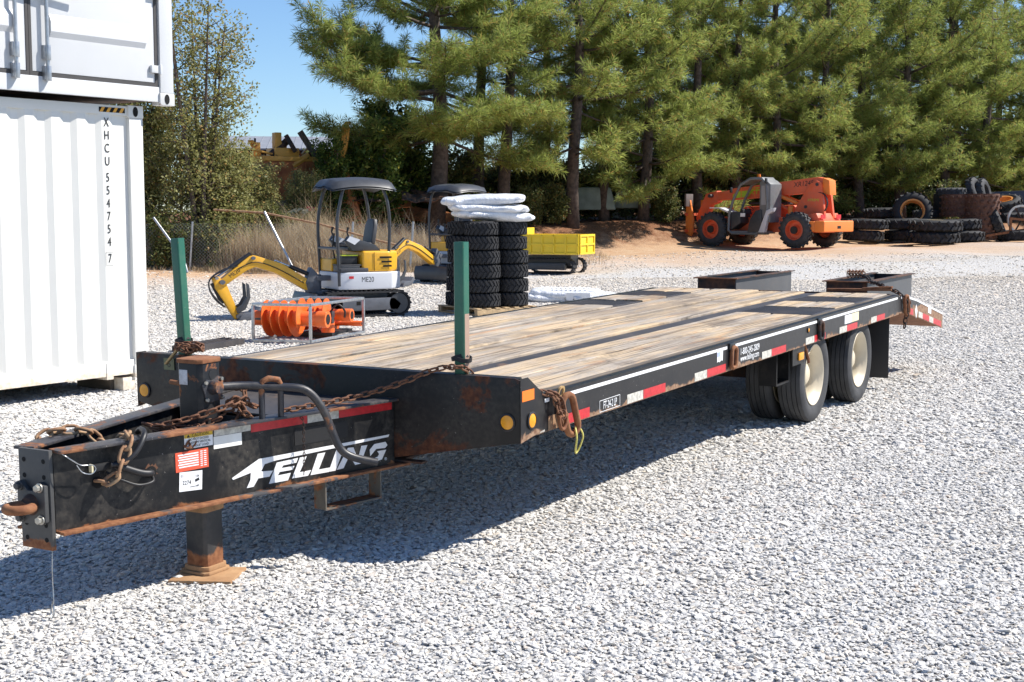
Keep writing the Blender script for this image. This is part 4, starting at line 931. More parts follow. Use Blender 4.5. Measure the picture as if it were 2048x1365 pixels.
    for par in (bo, sk_):
        for ch_ in par.children_recursive:
            for v_ in ch_.data.vertices:
                if v_.co.z > .5: v_.co.z = .5 + (v_.co.z - .5) * .80
                if par is bo: v_.co.y *= 1.25
    return e
EX = math.atan2(-.48, -.88)
ex1 = excavator('yellow mini excavator with dark canopy, nearer of the two, boom over the orange auger crate', (-2.58, 22.35, .005), EX, 'mini excavators')
ex2 = copy_tree(ex1); ex2.location = (-1.26, 31.2, gz(31.2)); ex2.rotation_euler = (0, 0, math.atan2(-.78, -.62))
ex2['label'] = 'yellow mini excavator farther back, half hidden behind the stacked tyres'

# ================= auger crate =================
A_, B_, C_ = Vector((-3.38, 17.7, 0)), Vector((-2.6, 17.49, 0)), Vector((-2.07, 18.9, 0)); D_ = A_ + C_ - B_
cr = thing('steel_crate', 'open galvanised steel crate frame holding the orange augers', 'crate', ((A_ + C_) / 2).to_tuple(), math.atan2((B_ - A_).y, (B_ - A_).x))
icr = (T(*((A_ + C_) / 2)) @ RZ(cr.rotation_euler.z)).inverted()
cl = [icr @ q for q in (A_, B_, C_, D_)]; hgt = .50
for z in (.03, hgt):
    for i in range(4):
        b = MB(); b.beam(cl[i] + Vector((0, 0, z)), cl[(i + 1) % 4] + Vector((0, 0, z)), .036, .036); b.build('rail', 'steel', cr, bevel=.004)
for i in range(4):
    b = MB(); b.beam(cl[i] + Vector((0, 0, .049)), cl[i] + Vector((0, 0, hgt - .019)), .034, .034); b.build('upright', 'steel', cr, bevel=.004)
b = MB(); b.beam((cl[0] + cl[3]) / 2 + Vector((0, 0, .03)), (cl[1] + cl[2]) / 2 + Vector((0, 0, .03)), .06, .03); b.build('floor_rail', 'rustdark', cr)
b = MB(); b.lohi((-.1, -.1, .05), (.36, .62, .09)); b.build('floor_board', 'blackplain', cr)
def auger(label, loc, rz, rad, L, turns, rs=.05):
    g = thing('auger_bit', label, 'auger', loc, rz, 'orange augers in the crate')
    b = MB(); b.cyl((-L / 2 - .14, 0, 0), (L / 2 + .22, 0, 0), rs, 16); b.build('shaft', 'orange', g, smooth=50)
    vs = []; fs = []; N = int(turns * 28)
    for i in range(N + 1):
        a = i / 28 * 2 * math.pi; x = -L / 2 + L * i / N
        for dx, r_ in ((-.006, rs * .8), (-.006, rad), (.006, rad), (.006, rs * .8)): vs.append((x + dx, r_ * math.cos(a), r_ * math.sin(a)))
    for i in range(N):
        for j in range(4): fs.append((i * 4 + j, i * 4 + (j + 1) % 4, i * 4 + 4 + (j + 1) % 4, i * 4 + 4 + j))
    b = MB(); b.add(vs, fs); b.build('flight', 'orange', g, smooth=50)
    b = MB(); b.cyl((L / 2 + .2, 0, 0), (L / 2 + .34, 0, 0), rs * 1.1, 14); b.build('hub', 'orange', g, smooth=50)
    b = MB(); b.cyl((L / 2 + .34, 0, 0), (L / 2 + .343, 0, 0), rs * .7, 14); b.build('hub_bore', 'hole', g)
    b = MB()
    for y in (-.6, -.2, .3, .7): b.box((-L / 2 - .02, y * rad, 0), (.09, .04, .025))
    b.build('teeth', 'dgrey', g); return g
mid = (A_ + B_) / 2; ang = cr.rotation_euler.z
auger('large orange auger lying across the front of the steel crate', (mid.x - .02, mid.y + .34, .295), ang, .24, .56, 4.6, .10)
auger('smaller orange auger lying behind the large one in the crate', (mid.x + .30, mid.y + .85, .31), ang, .22, .42, 3.5, .08)
auger('thin orange auger lying low at the back of the crate', (mid.x + .42, mid.y + 1.12, .17), ang + .1, .11, .34, 3, .035)
dm = thing('auger_motor', 'orange and black auger drive motor with shaft at the right end of the crate', 'motor', (mid.x + .52, mid.y + .60, .09), ang)
b = MB(); b.cyl((0, 0, .0), (0, 0, .14), .09, 16); b.cyl((0, 0, .14), (0, 0, .2), .06, 16); b.build('gear_case', 'orange', dm, smooth=40)
b = MB(); b.cyl((-.1, -.1, .17), (.12, -.1, .17), .045, 12); b.lohi((-.04, -.05, .2), (.08, .05, .28)); b.build('motor_body', 'dgrey', dm, bevel=.005)
b = MB(); b.tube(spline([(.05, -.02, .28), (.16, -.05, .38), (.24, .0, .30), (.2, .1, .2)], 5), .014, 7); b.build('hose', 'hose', dm, smooth=60)

# ================= tyres on a pallet, bags =================
M['pallet'] = plain('pallet_pine', (.48, .34, .19), .8, var=.25, scale=12)
def pallet(label, loc, rz):
    t = thing('pallet', label, 'pallet', loc, rz)
    for y in (-.55, 0, .55): b = MB(); b.lohi((-.6, y - .045, .02), (.6, y + .045, .10)); b.build('runner', 'pallet', t)
    for i in range(7): x = -.56 + i * .187; b = MB(); b.lohi((x - .045, -.6, .1005), (x + .045, .6, .12)); b.build('board', 'pallet', t)
    for x in (-.55, 0, .55): b = MB(); b.lohi((x - .045, -.6, 0), (x + .045, .6, .0195)); b.build('board', 'pallet', t)
    return t
PLX, PLY = -.42, 22.95
pallet('softwood pallet under the stacked black tyres', (PLX, PLY, .0), .62)
def lug_tyre(Ro, w, ri, nl, lug_h, lug_w, skew, mt, name, rows=2, ang=0.):
    h = w / 2; b = MB()
    b.lathe([(ri, -h * .75), (ri + (Ro - ri) * .3, -h), (Ro - .07 * Ro / .28, -h * .97), (Ro - .03 * Ro / .28 - lug_h * .3, -h * .82), (Ro - lug_h, -h * .6), (Ro - lug_h, h * .6), (Ro - .03 * Ro / .28 - lug_h * .3, h * .82), (Ro - .07 * Ro / .28, h * .97), (ri + (Ro - ri) * .3, h), (ri, h * .75), (ri - .012, 0)], 40)
    for i in range(nl):
        for s_ in (-1, 1):
            a = 2 * math.pi * (i + (.5 if s_ > 0 else 0)) / nl
            m_ = RZ(a) @ T(Ro - lug_h * .5, 0, s_ * h * .40) @ RX(s_ * skew)
            b.box((0, 0, 0), (lug_h * 1.15, lug_w, h * .86), m_)
            if rows > 2: b.box((0, 0, 0), (lug_h * 1.1, lug_w * 1.1, h * .26), RZ(a + math.pi / nl) @ T(Ro - lug_h * 1.2, 0, s_ * h * .76))
    me = bpy.data.meshes.new(name); me.from_pydata(b.v, [], b.f); me.polygons.foreach_set('use_smooth', [True] * len(me.polygons)); me.set_sharp_from_angle(angle=R(35)); me.materials.append(M[mt]); return me
atv = lug_tyre(.282, .235, .14, 22, .017, .034, .55, 'rubber', 'tyre', 3)
cols = [('front left', -.29, -.29), ('right hand', .29, -.29), ('back left', -.29, .29), ('back right', .29, .29)]
rp_ = RZ(.62)
ordn = ['bottom', 'second', 'third', 'fourth', 'fifth', 'top']
for nm, dx, dy in cols:
    for i in range(6):
        p_ = rp_ @ Vector((dx, dy, 0)); o = obj('tyre', atv, None, (PLX + p_.x + random.uniform(-.02, .02), PLY + p_.y + random.uniform(-.02, .02), .121 + .1175 + i * .236), random.uniform(0, 6))
        o.rotation_euler.x, o.rotation_euler.y = random.uniform(-.012, .012), random.uniform(-.012, .012)
        tag(o, '%s black knobbly tyre in the %s column of the pallet stack' % (ordn[i], nm), 'tyre', 'tyres stacked on the pallet')
k = NT('white_poly_film'); c = k.co(); n1 = k.noise(5, c, 6, .6, 1.8); n2 = k.noise(16, c, 5, .6, 1.0)
k.bump(k.mixf(.3, n1, n2), .9, .05); M['poly'] = k.fin(k.mix(k.ramp(n1, .35, .65), (.66, .67, .69), (.80, .81, .83)), .3, spec=.6)
def bag(label, loc, rz, sx, sy, sz, tilt=0., seed=0):
    r_ = random.Random(seed); nu, nv = 48, 28; vs = []; fs = []; ph = [r_.uniform(0, 6) for _ in range(8)]
    for i in range(nu):
        a = 2 * math.pi * i / nu
        for j in range(nv + 1):
            t = math.pi * j / nv - math.pi / 2
            ca_, sa_ = math.cos(a), math.sin(a); q = lambda c, e: math.copysign(abs(c) ** e, c)
            x, y, z = q(ca_, .45) * q(math.cos(t), .4) * sx, q(sa_, .45) * q(math.cos(t), .4) * sy, q(math.sin(t), .8) * sz
            wv = .10 * math.sin(x * 7 / sx * .6 + ph[0] + y * 3) + .07 * math.sin(y * 11 + ph[1] + x * 4) + .06 * math.sin(x * 19 + ph[2]) * math.cos(y * 8 + ph[3])
            edge = 1 - min(1, abs(math.sin(t)))
            vs.append((x + .02 * math.sin(a * 9 + ph[4]) * edge, y + .02 * math.sin(a * 11 + ph[5]) * edge, z * (1 + wv) + (.03 * math.sin(a * 7 + ph[6]) + .02 * math.sin(a * 15 + ph[7])) * edge * .6 + .03 * math.sin(x * 2.2 + ph[1])))
    for i in range(nu):
        for j in range(nv): i2 = (i + 1) % nu; fs.append((i * (nv + 1) + j, i2 * (nv + 1) + j, i2 * (nv + 1) + j + 1, i * (nv + 1) + j + 1))
    b = MB(); b.add(vs, fs, RX(tilt)); o = b.build('plastic_bag', 'poly', None, smooth=60, loc=loc, rz=rz); return tag(o, label, 'bag', 'white bags on the tyre stack')
bag('lowest white plastic bag lying directly on the stacked tyres', (PLX + .10, PLY - .02, 1.63), .22, .66, .44, .085, seed=3)
bag('middle white plastic bag on the tyre stack', (PLX + .02, PLY - .02, 1.76), .12, .66, .46, .075, seed=5)
bag('topmost white plastic bag on the tyre stack', (PLX - .06, PLY - .02, 1.90), .05, .70, .40, .085, .06, seed=8)
# wrapped bundle on the ground
wb = thing('wrapped_bundle', 'low bundle of ribbed white panels in clear plastic lying behind the trailer deck', 'bundle', (1.05, 25.6, 0), -.2)
b = MB(); b.lohi((-.62, -.35, .02), (.58, .4, .24)); b.build('ribbed_panels', 'poly', wb, bevel=.05, segs=3)
for q, (dx, dz, sx, sy, sz) in enumerate(((.0, .15, .70, .46, .11), (-.35, .10, .45, .50, .09), (.45, .09, .5, .48, .07))):
    w_ = bag('x', (dx, 0, dz), .1 * q, sx, sy, sz, seed=20 + q); w_.name = 'crumpled_wrap'; w_.parent = wb
    for kk in ('label', 'category', 'group'): del w_[kk]
for i in range(11): b = MB(); b.tube([(-.50 + i * .088, -.34, .235), (-.50 + i * .088, 0, .272), (-.50 + i * .088, .39, .235)], .016, 6); b.build('rib', 'poly', wb, smooth=60)
b = MB(); b.lohi((.05, -.495, .06), (.5, -.485, .2)); b.build('paper_sheet', 'white', wb); b = MB(); b.lohi((.18, -.499, .07), (.24, -.4955, .10)); b.lohi((.36, -.499, .07), (.42, -.4955, .10)); b.build('print_mark', 'ink', wb)

# ================= tracked dumper =================
dp = thing('tracked_dumper', 'yellow tracked mini dumper with ribbed skip behind the stacked tyres', 'dumper', (1.05, 35.0, gz(35)), -.42)
for y in (-.38, .38):
    track(dp, y, 1.5, .19, .22)
    b = MB(); b.lohi((-.5, y - .08, .1), (.5, y + .08, .27)); b.build('track_frame', 'dgrey', dp, bevel=.01)
b = MB(); b.lohi((-.7, -.26, .2), (.6, .26, .46)); b.build('chassis', 'dgrey', dp)
sk = obj('skip', None, dp)
def wall(nm, a, c_): b = MB(); b.lohi(a, c_); return b.build(nm, 'yellow2', sk, bevel=.006)
x0, x1, yw, z0, z1 = -.75, .92, .52, .50, 1.0
wall('skip_floor', (x0, -yw, z0), (x1, yw, z0 + .03))
for s_ in (-1, 1):
    wall('skip_side', (x0, s_ * yw - .012, z0), (x1, s_ * yw + .012, z1)); ya, yb = (s_ * yw + s_ * .0125, s_ * yw + s_ * .04)
    for z in (z0 + .02, z0 + .25, z1 - .03): wall('side_rib', (x0, min(ya, yb), z - .025), (x1, max(ya, yb), z + .025))
    for x in np.linspace(x0 + .03, x1 - .03, 6): wall('side_rib', (x - .025, min(ya, yb) , z0), (x + .025, max(ya, yb) + .001, z1))
wall('skip_end', (x1 - .012, -yw, z0), (x1 + .012, yw, z1)); wall('skip_front', (x0 - .012, -yw, z0), (x0 + .012, yw, z1 + .16))
for z in (z0 + .02, z0 + .25, z1 - .03): wall('end_rib', (x1 + .0125, -yw, z - .025), (x1 + .04, yw, z + .025))
for y in (-yw + .03, 0, yw - .03): wall('end_rib', (x1 + .0125, y - .025, z0), (x1 + .041, y + .025, z1))
b = MB(); b.lohi((-1.25, -.3, .45), (-.8, .3, .95)); b.build('engine_box', 'yellow2', dp, bevel=.03)
b = MB(); b.tube([(-1.3, -.2, .95), (-1.5, -.2, 1.15), (-1.55, -.2, 1.2)], .02, 8); b.tube([(-1.3, .2, .95), (-1.5, .2, 1.15), (-1.55, .2, 1.2)], .02, 8); b.build('handlebar', 'dgrey', dp, smooth=50)

# steel channels lying by the headboard
for q, (p0, p1) in enumerate((((-3.95, 16.3, .06), (-3.50, 17.5, .06)), ((-4.1, 16.5, .06), (-3.72, 17.75, .05)))):
    t = thing('steel_channel', ['black steel channel lying on the gravel beyond the headboard, nearer of the pair', 'black steel channel lying on the gravel beyond the headboard, farther of the pair'][q], 'channel', p0)
    d = Vector(p1) - Vector(p0); b = MB(); b.beam((0, 0, 0), d, .09, .012); b.build('web', 'plate', t)
    s_ = Vector((-d.y, d.x, 0)).normalized() * .048
    b = MB(); b.beam(s_ + Vector((0, 0, -.02)), d + s_ + Vector((0, 0, -.02)), .008, .07); b.build('flange', 'plate', t)
    b = MB(); b.beam(-s_ + Vector((0, 0, -.02)), d - s_ + Vector((0, 0, -.02)), .008, .07); b.build('flange', 'plate', t)
# ================= telehandler =================
M['to'] = paint('telehandler_orange', (.74, .125, .045), .45, dirt=.45, var=.08, bump=.03); M['to2'] = paint('bright_orange', (.85, .22, .03), .45, dirt=.4, var=.06, bump=.03)
M['cabgrey'] = plain('cab_grey', (.16, .165, .17), .45, var=.12); M['lime'] = plain('lime_decal', (.42, .52, .03), .5)
M['glass'] = None
k = NT('cab_glass'); k.b.inputs['Transmission Weight'].default_value = .9; M['glass'] = k.fin((.55, .6, .6), .08)
tf_ = Vector((-.73, .68, 0)).normalized()
te = thing('telehandler', 'orange telescopic handler with grey open cab parked before the pine trees', 'telehandler', (9.57, 50.95, .36), math.atan2(tf_.y, tf_.x))
PLY = Matrix(((1, 0, 0, 0), (0, 0, -1, 0), (0, 1, 0, 0), (0, 0, 0, 1)))
def tp(nm, poly, y0, y1, mt, par=te, bv=.01): b = MB(); b.prism(poly, -y1, -y0, PLY); return b.build(nm, mt, par, bevel=bv)
bigt = lug_tyre(.65, .40, .34, 20, .045, .075, .6, 'rubber_grey', 'tyre')
for x in (1.8, -1.8):
    for y in (-1.0, 1.0):
        w = obj('wheel', None, te); s_ = 1 if y > 0 else -1
        m_ = T(x, y, .65) @ RX(-s_ * R(90)) @ RZ(.4 if x < 0 else 0)
        o = obj('tyre', bigt, w); o.matrix_local = m_
        b = MB(); b.lathe([(.35, .15), (.36, .17), (.34, .18), (.32, .1), (.30, .02), (.2, .02), (.16, .06), (.13, .16), (.001, .17)], 28, m_, closed=False); rm_ = b.build('rim', 'to', w, smooth=40)
        b = MB(); b.cyl((0, 0, .1), (0, 0, .19), .14, 16, m=m_); b.build('hub', 'hose', rm_, smooth=40)
tp('chassis', [(-2.5, .55), (2.3, .55), (2.5, .8), (2.3, 1.1), (-2.4, 1.1)], -.48, .48, 'to')
for x in (1.8, -1.8): b = MB(); b.cyl((x, -.85, .65), (x, .85, .65), .13, 12); b.build('axle', 'rustdark', te, smooth=40)
tp('rear_frame', [(-1.05, 1.05), (-1.25, 1.35), (-1.9, 2.30), (-2.15, 2.42), (-2.35, 2.35), (-2.55, 1.0), (-2.5, .9), (-1.2, .9)], .18, .30, 'to'); tp('rear_frame', [(-1.05, 1.05), (-1.25, 1.35), (-1.9, 2.30), (-2.15, 2.42), (-2.35, 2.35), (-2.55, 1.0), (-2.5, .9), (-1.2, .9)], -.42, -.30, 'to')
tp('rear_block', [(-1.1, .6), (-1.15, 1.1), (-2.45, 1.25), (-2.6, .95), (-2.6, .6)], -.75, .75, 'to')
b = MB(); b.lohi((-2.95, -1.05, .58), (-2.55, 1.05, .98)); b.lohi((-2.56, .5, .60), (-2.1, 1.05, .96)); cw = b.build('counterweight', 'to2', te, bevel=.05, segs=3); b = MB(); b.lohi((-2.955, -.12, .70), (-2.949, .12, .80)); b.build('tow_slot', 'hole', cw)
bm_ = obj('boom', None, te)
tp('outer_boom', [(-2.35, 2.02), (-2.35, 2.50), (-2.1, 2.55), (1.6, 2.16), (1.6, 1.74)], -.22, .16, 'to', bm_); tp('inner_boom', [(1.55, 1.78), (1.55, 2.12), (2.35, 2.04), (2.35, 1.70)], -.17, .11, 'to', bm_)
tp('boom_head', [(2.25, 2.10), (2.75, 1.98), (3.20, 1.05), (3.05, .72), (2.85, .72), (2.55, 1.55), (2.2, 1.66)], -.19, .13, 'to', bm_)
tp('boom_end', [(-2.36, 1.95), (-2.36, 2.52), (-2.62, 2.42), (-2.66, 1.90)], -.25, .19, 'to2', bm_)
sb = frame((0, .1615, 0), (-1, 0, 0), (0, 0, 1), (0, 1, 0))
b = MB(); b.prism([(-1.5, 1.80), (-1.48, 1.95), (-1.25, 2.06), (-.55, 2.12), (.0, 2.16), (0, 2.13), (-.6, 2.06), (-.8, 1.86)], 0, .002, sb); b.build('lime_swoosh', 'lime', bm_)
text('lettering', 'XTREME', .36, 'lime', bm_, frame((.15, .163, 2.10), Vector((-1, 0, .10)).normalized(), (0.1, 0, 1), (0, 1, 0)), sx=1.0, shear=.2); text('lettering', 'XR1245', .25, 'ink', bm_, frame((-1.55, .163, 2.31), Vector((-1, 0, .10)).normalized(), (.1, 0, 1), (0, 1, 0)), shear=.2)
text('lettering', 'XTREME', .13, 'lime', te, frame((-2.05, .3015, 1.72), (-1, 0, 0), (0, 0, 1), (0, 1, 0)), shear=.2)
b = MB(); b.lohi((-1.95, .3, 1.0), (-1.5, .303, 1.1)); b.lohi((-2.45, .3, .95), (-1.98, .304, 1.16)); b.build('warning_decal', 'cream_paper', te)
for y in (-.05, .25):
    b = MB(); b.cyl((-.15, y, 2.05), (-1.35, y, 1.62), .07, 12); b.cyl((-1.35, y, 1.62), (-1.75, y, 1.48), .035, 10); b.build('lift_cylinder', 'to2', te, smooth=50)
b = MB(); b.cyl((.2, .24, 1.95), (-1.2, .24, 1.30), .06, 12); b.build('lift_cylinder', 'to', te, smooth=50)
tp('engine_cover', [(-1.1, 1.0), (1.4, 1.0), (1.4, 1.35), (1.2, 1.5), (-.9, 1.55), (-1.1, 1.4)], -1.0, -.25, 'to', bv=.04)
for x in (1.45, -1.15): b = MB(); b.cyl((x, .35, .9), (x, .35, 1.5), .10, 14); b.build('frame_cylinder', 'to2', te, smooth=40)
# cab
cb_ = obj('cab', None, te); y0, y1 = .32, 1.08
ring_ = [(-.55, .85), (-.62, 1.6), (-.55, 2.3), (-.35, 2.50), (.1, 2.50), (.55, 2.28), (.85, 1.75), (1.02, 1.25), (1.05, .62), (.9, .50), (-.2, .50)]
for y in (y0, y1):
    b = MB(); b.tube([(x, y, z) for x, z in ring_], .05, 8, closed=True); b.build('cab_frame', 'cabgrey', cb_, smooth=50)
tp('cab_floor', [(-.5, .50), (1.0, .50), (1.0, .60), (-.5, .60)], y0, y1, 'cabgrey', cb_); tp('cab_roof', [(-.56, 2.38), (-.36, 2.56), (.12, 2.56), (.57, 2.33), (.54, 2.28), (.1, 2.47), (-.33, 2.47), (-.5, 2.33)], y0 - .02, y1 + .02, 'cabgrey', cb_)
tp('cab_back', [(-.75, .9), (-.75, 2.3), (-.55, 2.45), (-.28, 2.4), (-.28, 1.35), (-.45, 1.0)], y0, y1, 'cabgrey', cb_, .04)
b = MB(); b.lohi((-.66, y1 + .001, 1.55), (-.36, y1 + .004, 2.25)); b.build('grille', plain('grille_grey', (.30, .30, .31), .5, scale=60), cb_)
tp('door', [(-.45, .55), (.2, .55), (.1, 1.0), (-.15, 1.35), (-.4, 1.38)], y1 - .02, y1 + .045, 'dgrey', cb_, .02); tp('front_panel', [(.55, .9), (1.0, .62), (1.02, 1.3), (.6, 1.3)], y0 + .02, y1 - .05, 'dgrey', cb_, .02)
tp('dash', [(.45, 1.2), (.62, 1.25), (.60, 1.42), (.50, 1.40)], y0 + .1, y1 - .1, 'hose', cb_); b = MB(); b.lathe([(.16, -.012), (.18, 0), (.16, .012)], 20, T(.38, .7, 1.45) @ RY(-.6)); b.build('steering_wheel', 'hose', cb_, smooth=60)
b = MB(); b.lohi((-.3, .5, 1.0), (.15, .92, 1.12)); b.lohi((-.35, .5, 1.1), (-.22, .92, 1.75)); b.build('seat', 'seat', cb_, bevel=.04)
b = MB(); b.lohi((.35, y1 - .03, 1.12), (.55, y1 - .025, 1.25)); b.build('paper_decal', 'white', cb_)
tp('step_guard', [(-.55, .55), (-.3, .55), (-.62, 1.35), (-.95, 1.45), (-.9, 1.3), (-.7, 1.2)], y1 - .1, y1 + .08, 'panel_grey', cb_, .02)
b = MB(); b.cyl((0, .7, 2.55), (0, .7, 2.68), .07, 12, .06); b.build('beacon', 'orange_refl', cb_, smooth=40)
for p_ in ((.85, y1 + .15, 2.1), (-.6, y1 + .08, 2.42)): b = MB(); b.box(p_, (.06, .12, .2)); b.build('mirror', 'hose', cb_, bevel=.02)
tp('fender', [(1.05, 1.25), (1.5, 1.42), (1.9, 1.42), (1.9, 1.46), (1.45, 1.46), (1.0, 1.3)], .55, 1.1, 'panel_grey')
b = MB(); b.cyl((-.4, -.7, 1.5), (-.4, -.7, 2.1), .05, 10); b.build('exhaust', 'rustdark', te, smooth=40)
for q in range(3): b = MB(); b.tube(spline([(-2.0, .2 + q * .03, 2.0), (-2.45, .24 + q * .03, 1.95), (-2.6, .22 + q * .03, 1.6), (-2.45, .2 + q * .03, 1.25)], 6), .018, 6); b.build('hose', 'hose', te, smooth=60)
for x, z, r_ in ((-2.2, 2.28, .06), (2.45, 1.9, .07), (3.0, .85, .07), (-1.75, 1.48, .06)): b = MB(); b.cyl((x, -.3, z), (x, .33, z), r_, 14); b.build('pivot_pin', 'dgrey', te, smooth=40)
for x in (-.2, .5, 1.1): b = MB(); b.lohi((x, .162, 1.72 + (1.6 - x) * .105), (x + .03, .168, 2.14 + (1.6 - x) * .105)); b.build('boom_band', 'to2', bm_)
b = MB(); b.lohi((-1.6, .752, .75), (-1.2, .756, 1.05)); b.build('service_panel', 'to2', te); b = MB(); b.lohi((-.9, -.26, 1.58), (.9, .0, 1.66)); b.build('top_cover', 'dgrey', te, bevel=.02)
b = MB(); b.lohi((-2.62, -.7, 1.05), (-2.60, -.4, 1.2)); b.lohi((-2.62, .4, 1.05), (-2.60, .7, 1.2)); b.build('tail_lamp', 'tape_red', te)
# carriage and forks
cg = obj('fork_carriage', None, te)
for y in (-.55, .42): tp('carriage_plate', [(3.20, .28), (3.42, .28), (3.40, 1.75), (3.22, 1.75), (3.05, 1.0), (3.1, .5)], y, y + .09, 'to2', cg)
b = MB(); b.lohi((3.30, -.65, .5), (3.36, .65, .62)); b.lohi((3.30, -.65, 1.15), (3.36, .65, 1.25)); b.build('cross_bar', 'to', cg)
b = MB(); b.lohi((3.22, .3, 1.5), (3.30, .75, 1.98)); b.build('backrest_plate', plain('brown_grey', (.14, .11, .10), .6), cg, bevel=.01)
for y in (-.5, .1):
    b = MB(); b.lohi((3.44, y, .12), (3.50, y + .12, 1.4)); b.lohi((3.50, y, .10), (4.6, y + .12, .15)); b.build('fork', 'rust', cg, bevel=.005)
# ================= tyre dump at the right =================
trac = lug_tyre(1.02, .46, .62, 18, .06, .09, .75, 'rubber', 'tractor_tyre'); trac2 = lug_tyre(.80, .44, .46, 18, .05, .08, .7, 'rubber', 'tractor_tyre'); slick = lug_tyre(.62, .36, .33, 16, .03, .09, .4, 'rubber_grey', 'truck_tyre')
M['yrim'] = paint('yellow_rim', (.62, .44, .12), .5, rust=.3, rs=4, dirt=.3); M['orim'] = paint('orange_rim', (.66, .26, .05), .5, rust=.3, rs=4, dirt=.3)
def wpx(px, Y): return (px - 1024) / 2720.9 * Y
def dtyre(label, px, Y, z, me, rimr=None, rm='yrim', rot=None):
    x = wpx(px, Y); t = thing('tractor_tyre' if me is not slick else 'worn_tyre', label, 'tyre', (x, Y, gz(Y) + z), 0, 'dumped tyres'); t.rotation_euler = rot or (random.uniform(-.03, .03), random.uniform(-.03, .03), random.uniform(0, 6))
    obj('casing', me, t)
    if rimr: b = MB(); b.lathe([(rimr, .15), (rimr + .03, .2), (rimr - .03, .19), (rimr - .05, .0), (rimr - .06, -.19), (rimr, -.19)], 32); b.build('rim', rm, t, smooth=40)
dtyre('big tractor tyre on the ground at the front of the tyre dump', 1864, 53, .235, trac); dtyre('big tractor tyre with yellow rim on top at the front of the tyre dump', 1868, 53, .70, trac, .62)
dtyre('lower tractor tyre directly behind the orange counterweight', 1725, 54.5, .23, trac2); dtyre('upper tractor tyre with yellow rim directly behind the orange counterweight', 1733, 54.5, .68, trac2, .46)
dtyre('dark tractor tyre between the two front stacks, lower', 1808, 55.2, .23, trac2); dtyre('dark tractor tyre between the two front stacks, upper', 1800, 55.2, .68, trac2)
dtyre('lower tractor tyre at the right of the front stack', 1925, 54.2, .23, trac2); dtyre('upper tractor tyre with shiny lugs at the right of the front stack', 1918, 54.4, .68, trac2)
dtyre('lower back tyre at the left end of the dump', 1764, 57, .6, trac2); dtyre('top back tyre at the left end of the dump', 1762, 57, 1.05, trac2)
dtyre('tractor tyre with orange rim standing up against the pile', 1821, 55.6, 1.15, trac2, .46, 'orim', (R(78), 0, -.25))
dtyre('tyre lying behind the rusty drums, lower', 1868, 57.2, .55, trac2); dtyre('truck tyre lying behind the upright tyre', 1852, 57.5, 1.0, slick); dtyre('worn tyre lying on top of the dark drum', 1898, 57.0, 1.92, slick)
dtyre('tyre on edge on top of the rusty drums', 1945, 57.2, 1.95, slick, None, None, (R(70), .2, .8)); dtyre('second tyre on edge on top of the rusty drums', 1962, 57.4, 1.9, slick, None, None, (R(75), .2, .9))
dtyre('lugged tyre leaning at the right of the drums', 1988, 55.5, .75, trac2, None, None, (R(65), .3, 1.1)); dtyre('flat tyre with orange rim on the right heap', 2000, 57.3, 1.45, trac2, .4, 'orim', (.25, -.2, 0)); dtyre('flat tyre under the broken truck body', 2012, 57.0, .85, trac2)
dtyre('thin flat tyre under the white wheel frame', 2030, 55.4, .2, trac2)
M['drumrust'] = rusty('drum_rust', (.085, .04, .027), (.17, .08, .05), scale=6)
def drum(label, px, Y, z, mt='drumrust', r=.70, hgt=.92, lugs=True):
    x = wpx(px, Y); t = thing('steel_drum', label, 'drum', (x, Y, gz(Y) + z), random.uniform(0, 1), 'rusty drums')
    b = MB(); b.lathe([(r - .04, 0), (r, 0), (r, hgt), (r - .04, hgt)], 36); b.build('shell', mt, t, smooth=40)
    if lugs:
        lm = None
        for j in range(4):
            for i in range(16):
                a = 2 * math.pi * (i + (j % 2) * .5) / 16
                if lm is None: b = MB(); b.box((0, 0, 0), (.10, .15, .11), None, .75); o = b.build('lug', mt, t); lm = o.data
                else: o = obj('lug', lm, t)
                o.matrix_local = RZ(a) @ T(r + .03, 0, .12 + j * .23) @ RY(R(90)) @ RX(0)
drum('rusty lugged roller drum standing on the tyres', 1914, 56.2, .92); drum('second rusty lugged roller drum, at the right, on top of another', 1958, 55.6, .95); drum('lowest rusty lugged roller drum, half hidden by the right tyre stack', 1958, 55.6, .02); drum('plain black drum behind the rusty drums', 1893, 57.3, 1.0, 'rubber', .62, .85, False)
tb = thing('pickup_wreck', 'broken dark pickup body dumped at the far right edge', 'wreck', (wpx(2030, 59), 59, gz(59) + .9), -.15)
b = MB(); b.prism([(-1.7, .0), (-1.6, .75), (-1.1, 1.05), (.6, 1.12), (1.6, .95), (2.2, .5), (2.2, 0)], -.8, .8, PLY); b.build('cab_shell', plain('dull_navy', (.035, .035, .05), .4), tb, bevel=.06)
for x in (-.6, .5): b = MB(); b.prism([(x - .42, .45), (x - .35, .9), (x + .4, .92), (x + .42, .45)], .801, .81, PLY); b.build('window', 'hole', tb)
wf = thing('wheel_frame', 'rusty trailer frame with a white spoked wheel at the far right', 'frame', (wpx(2030, 55), 55, gz(55)), .05)
b = MB(); b.lathe([(.52, -.05), (.60, -.05), (.60, .05), (.52, .05)], 32, T(.2, 0, .85) @ RX(R(82))); wh_ = b.build('wheel_ring', plain('grimy_white', (.55, .52, .46), .6, var=.2), wf, smooth=40)
for i in range(6): a = i * math.pi / 3; b = MB(); b.beam((.2, 0, .85), (.2 + .54 * math.cos(a), 0, .85 + .54 * math.sin(a)), .08, .04); b.build('spoke', 'rustdark', wh_)
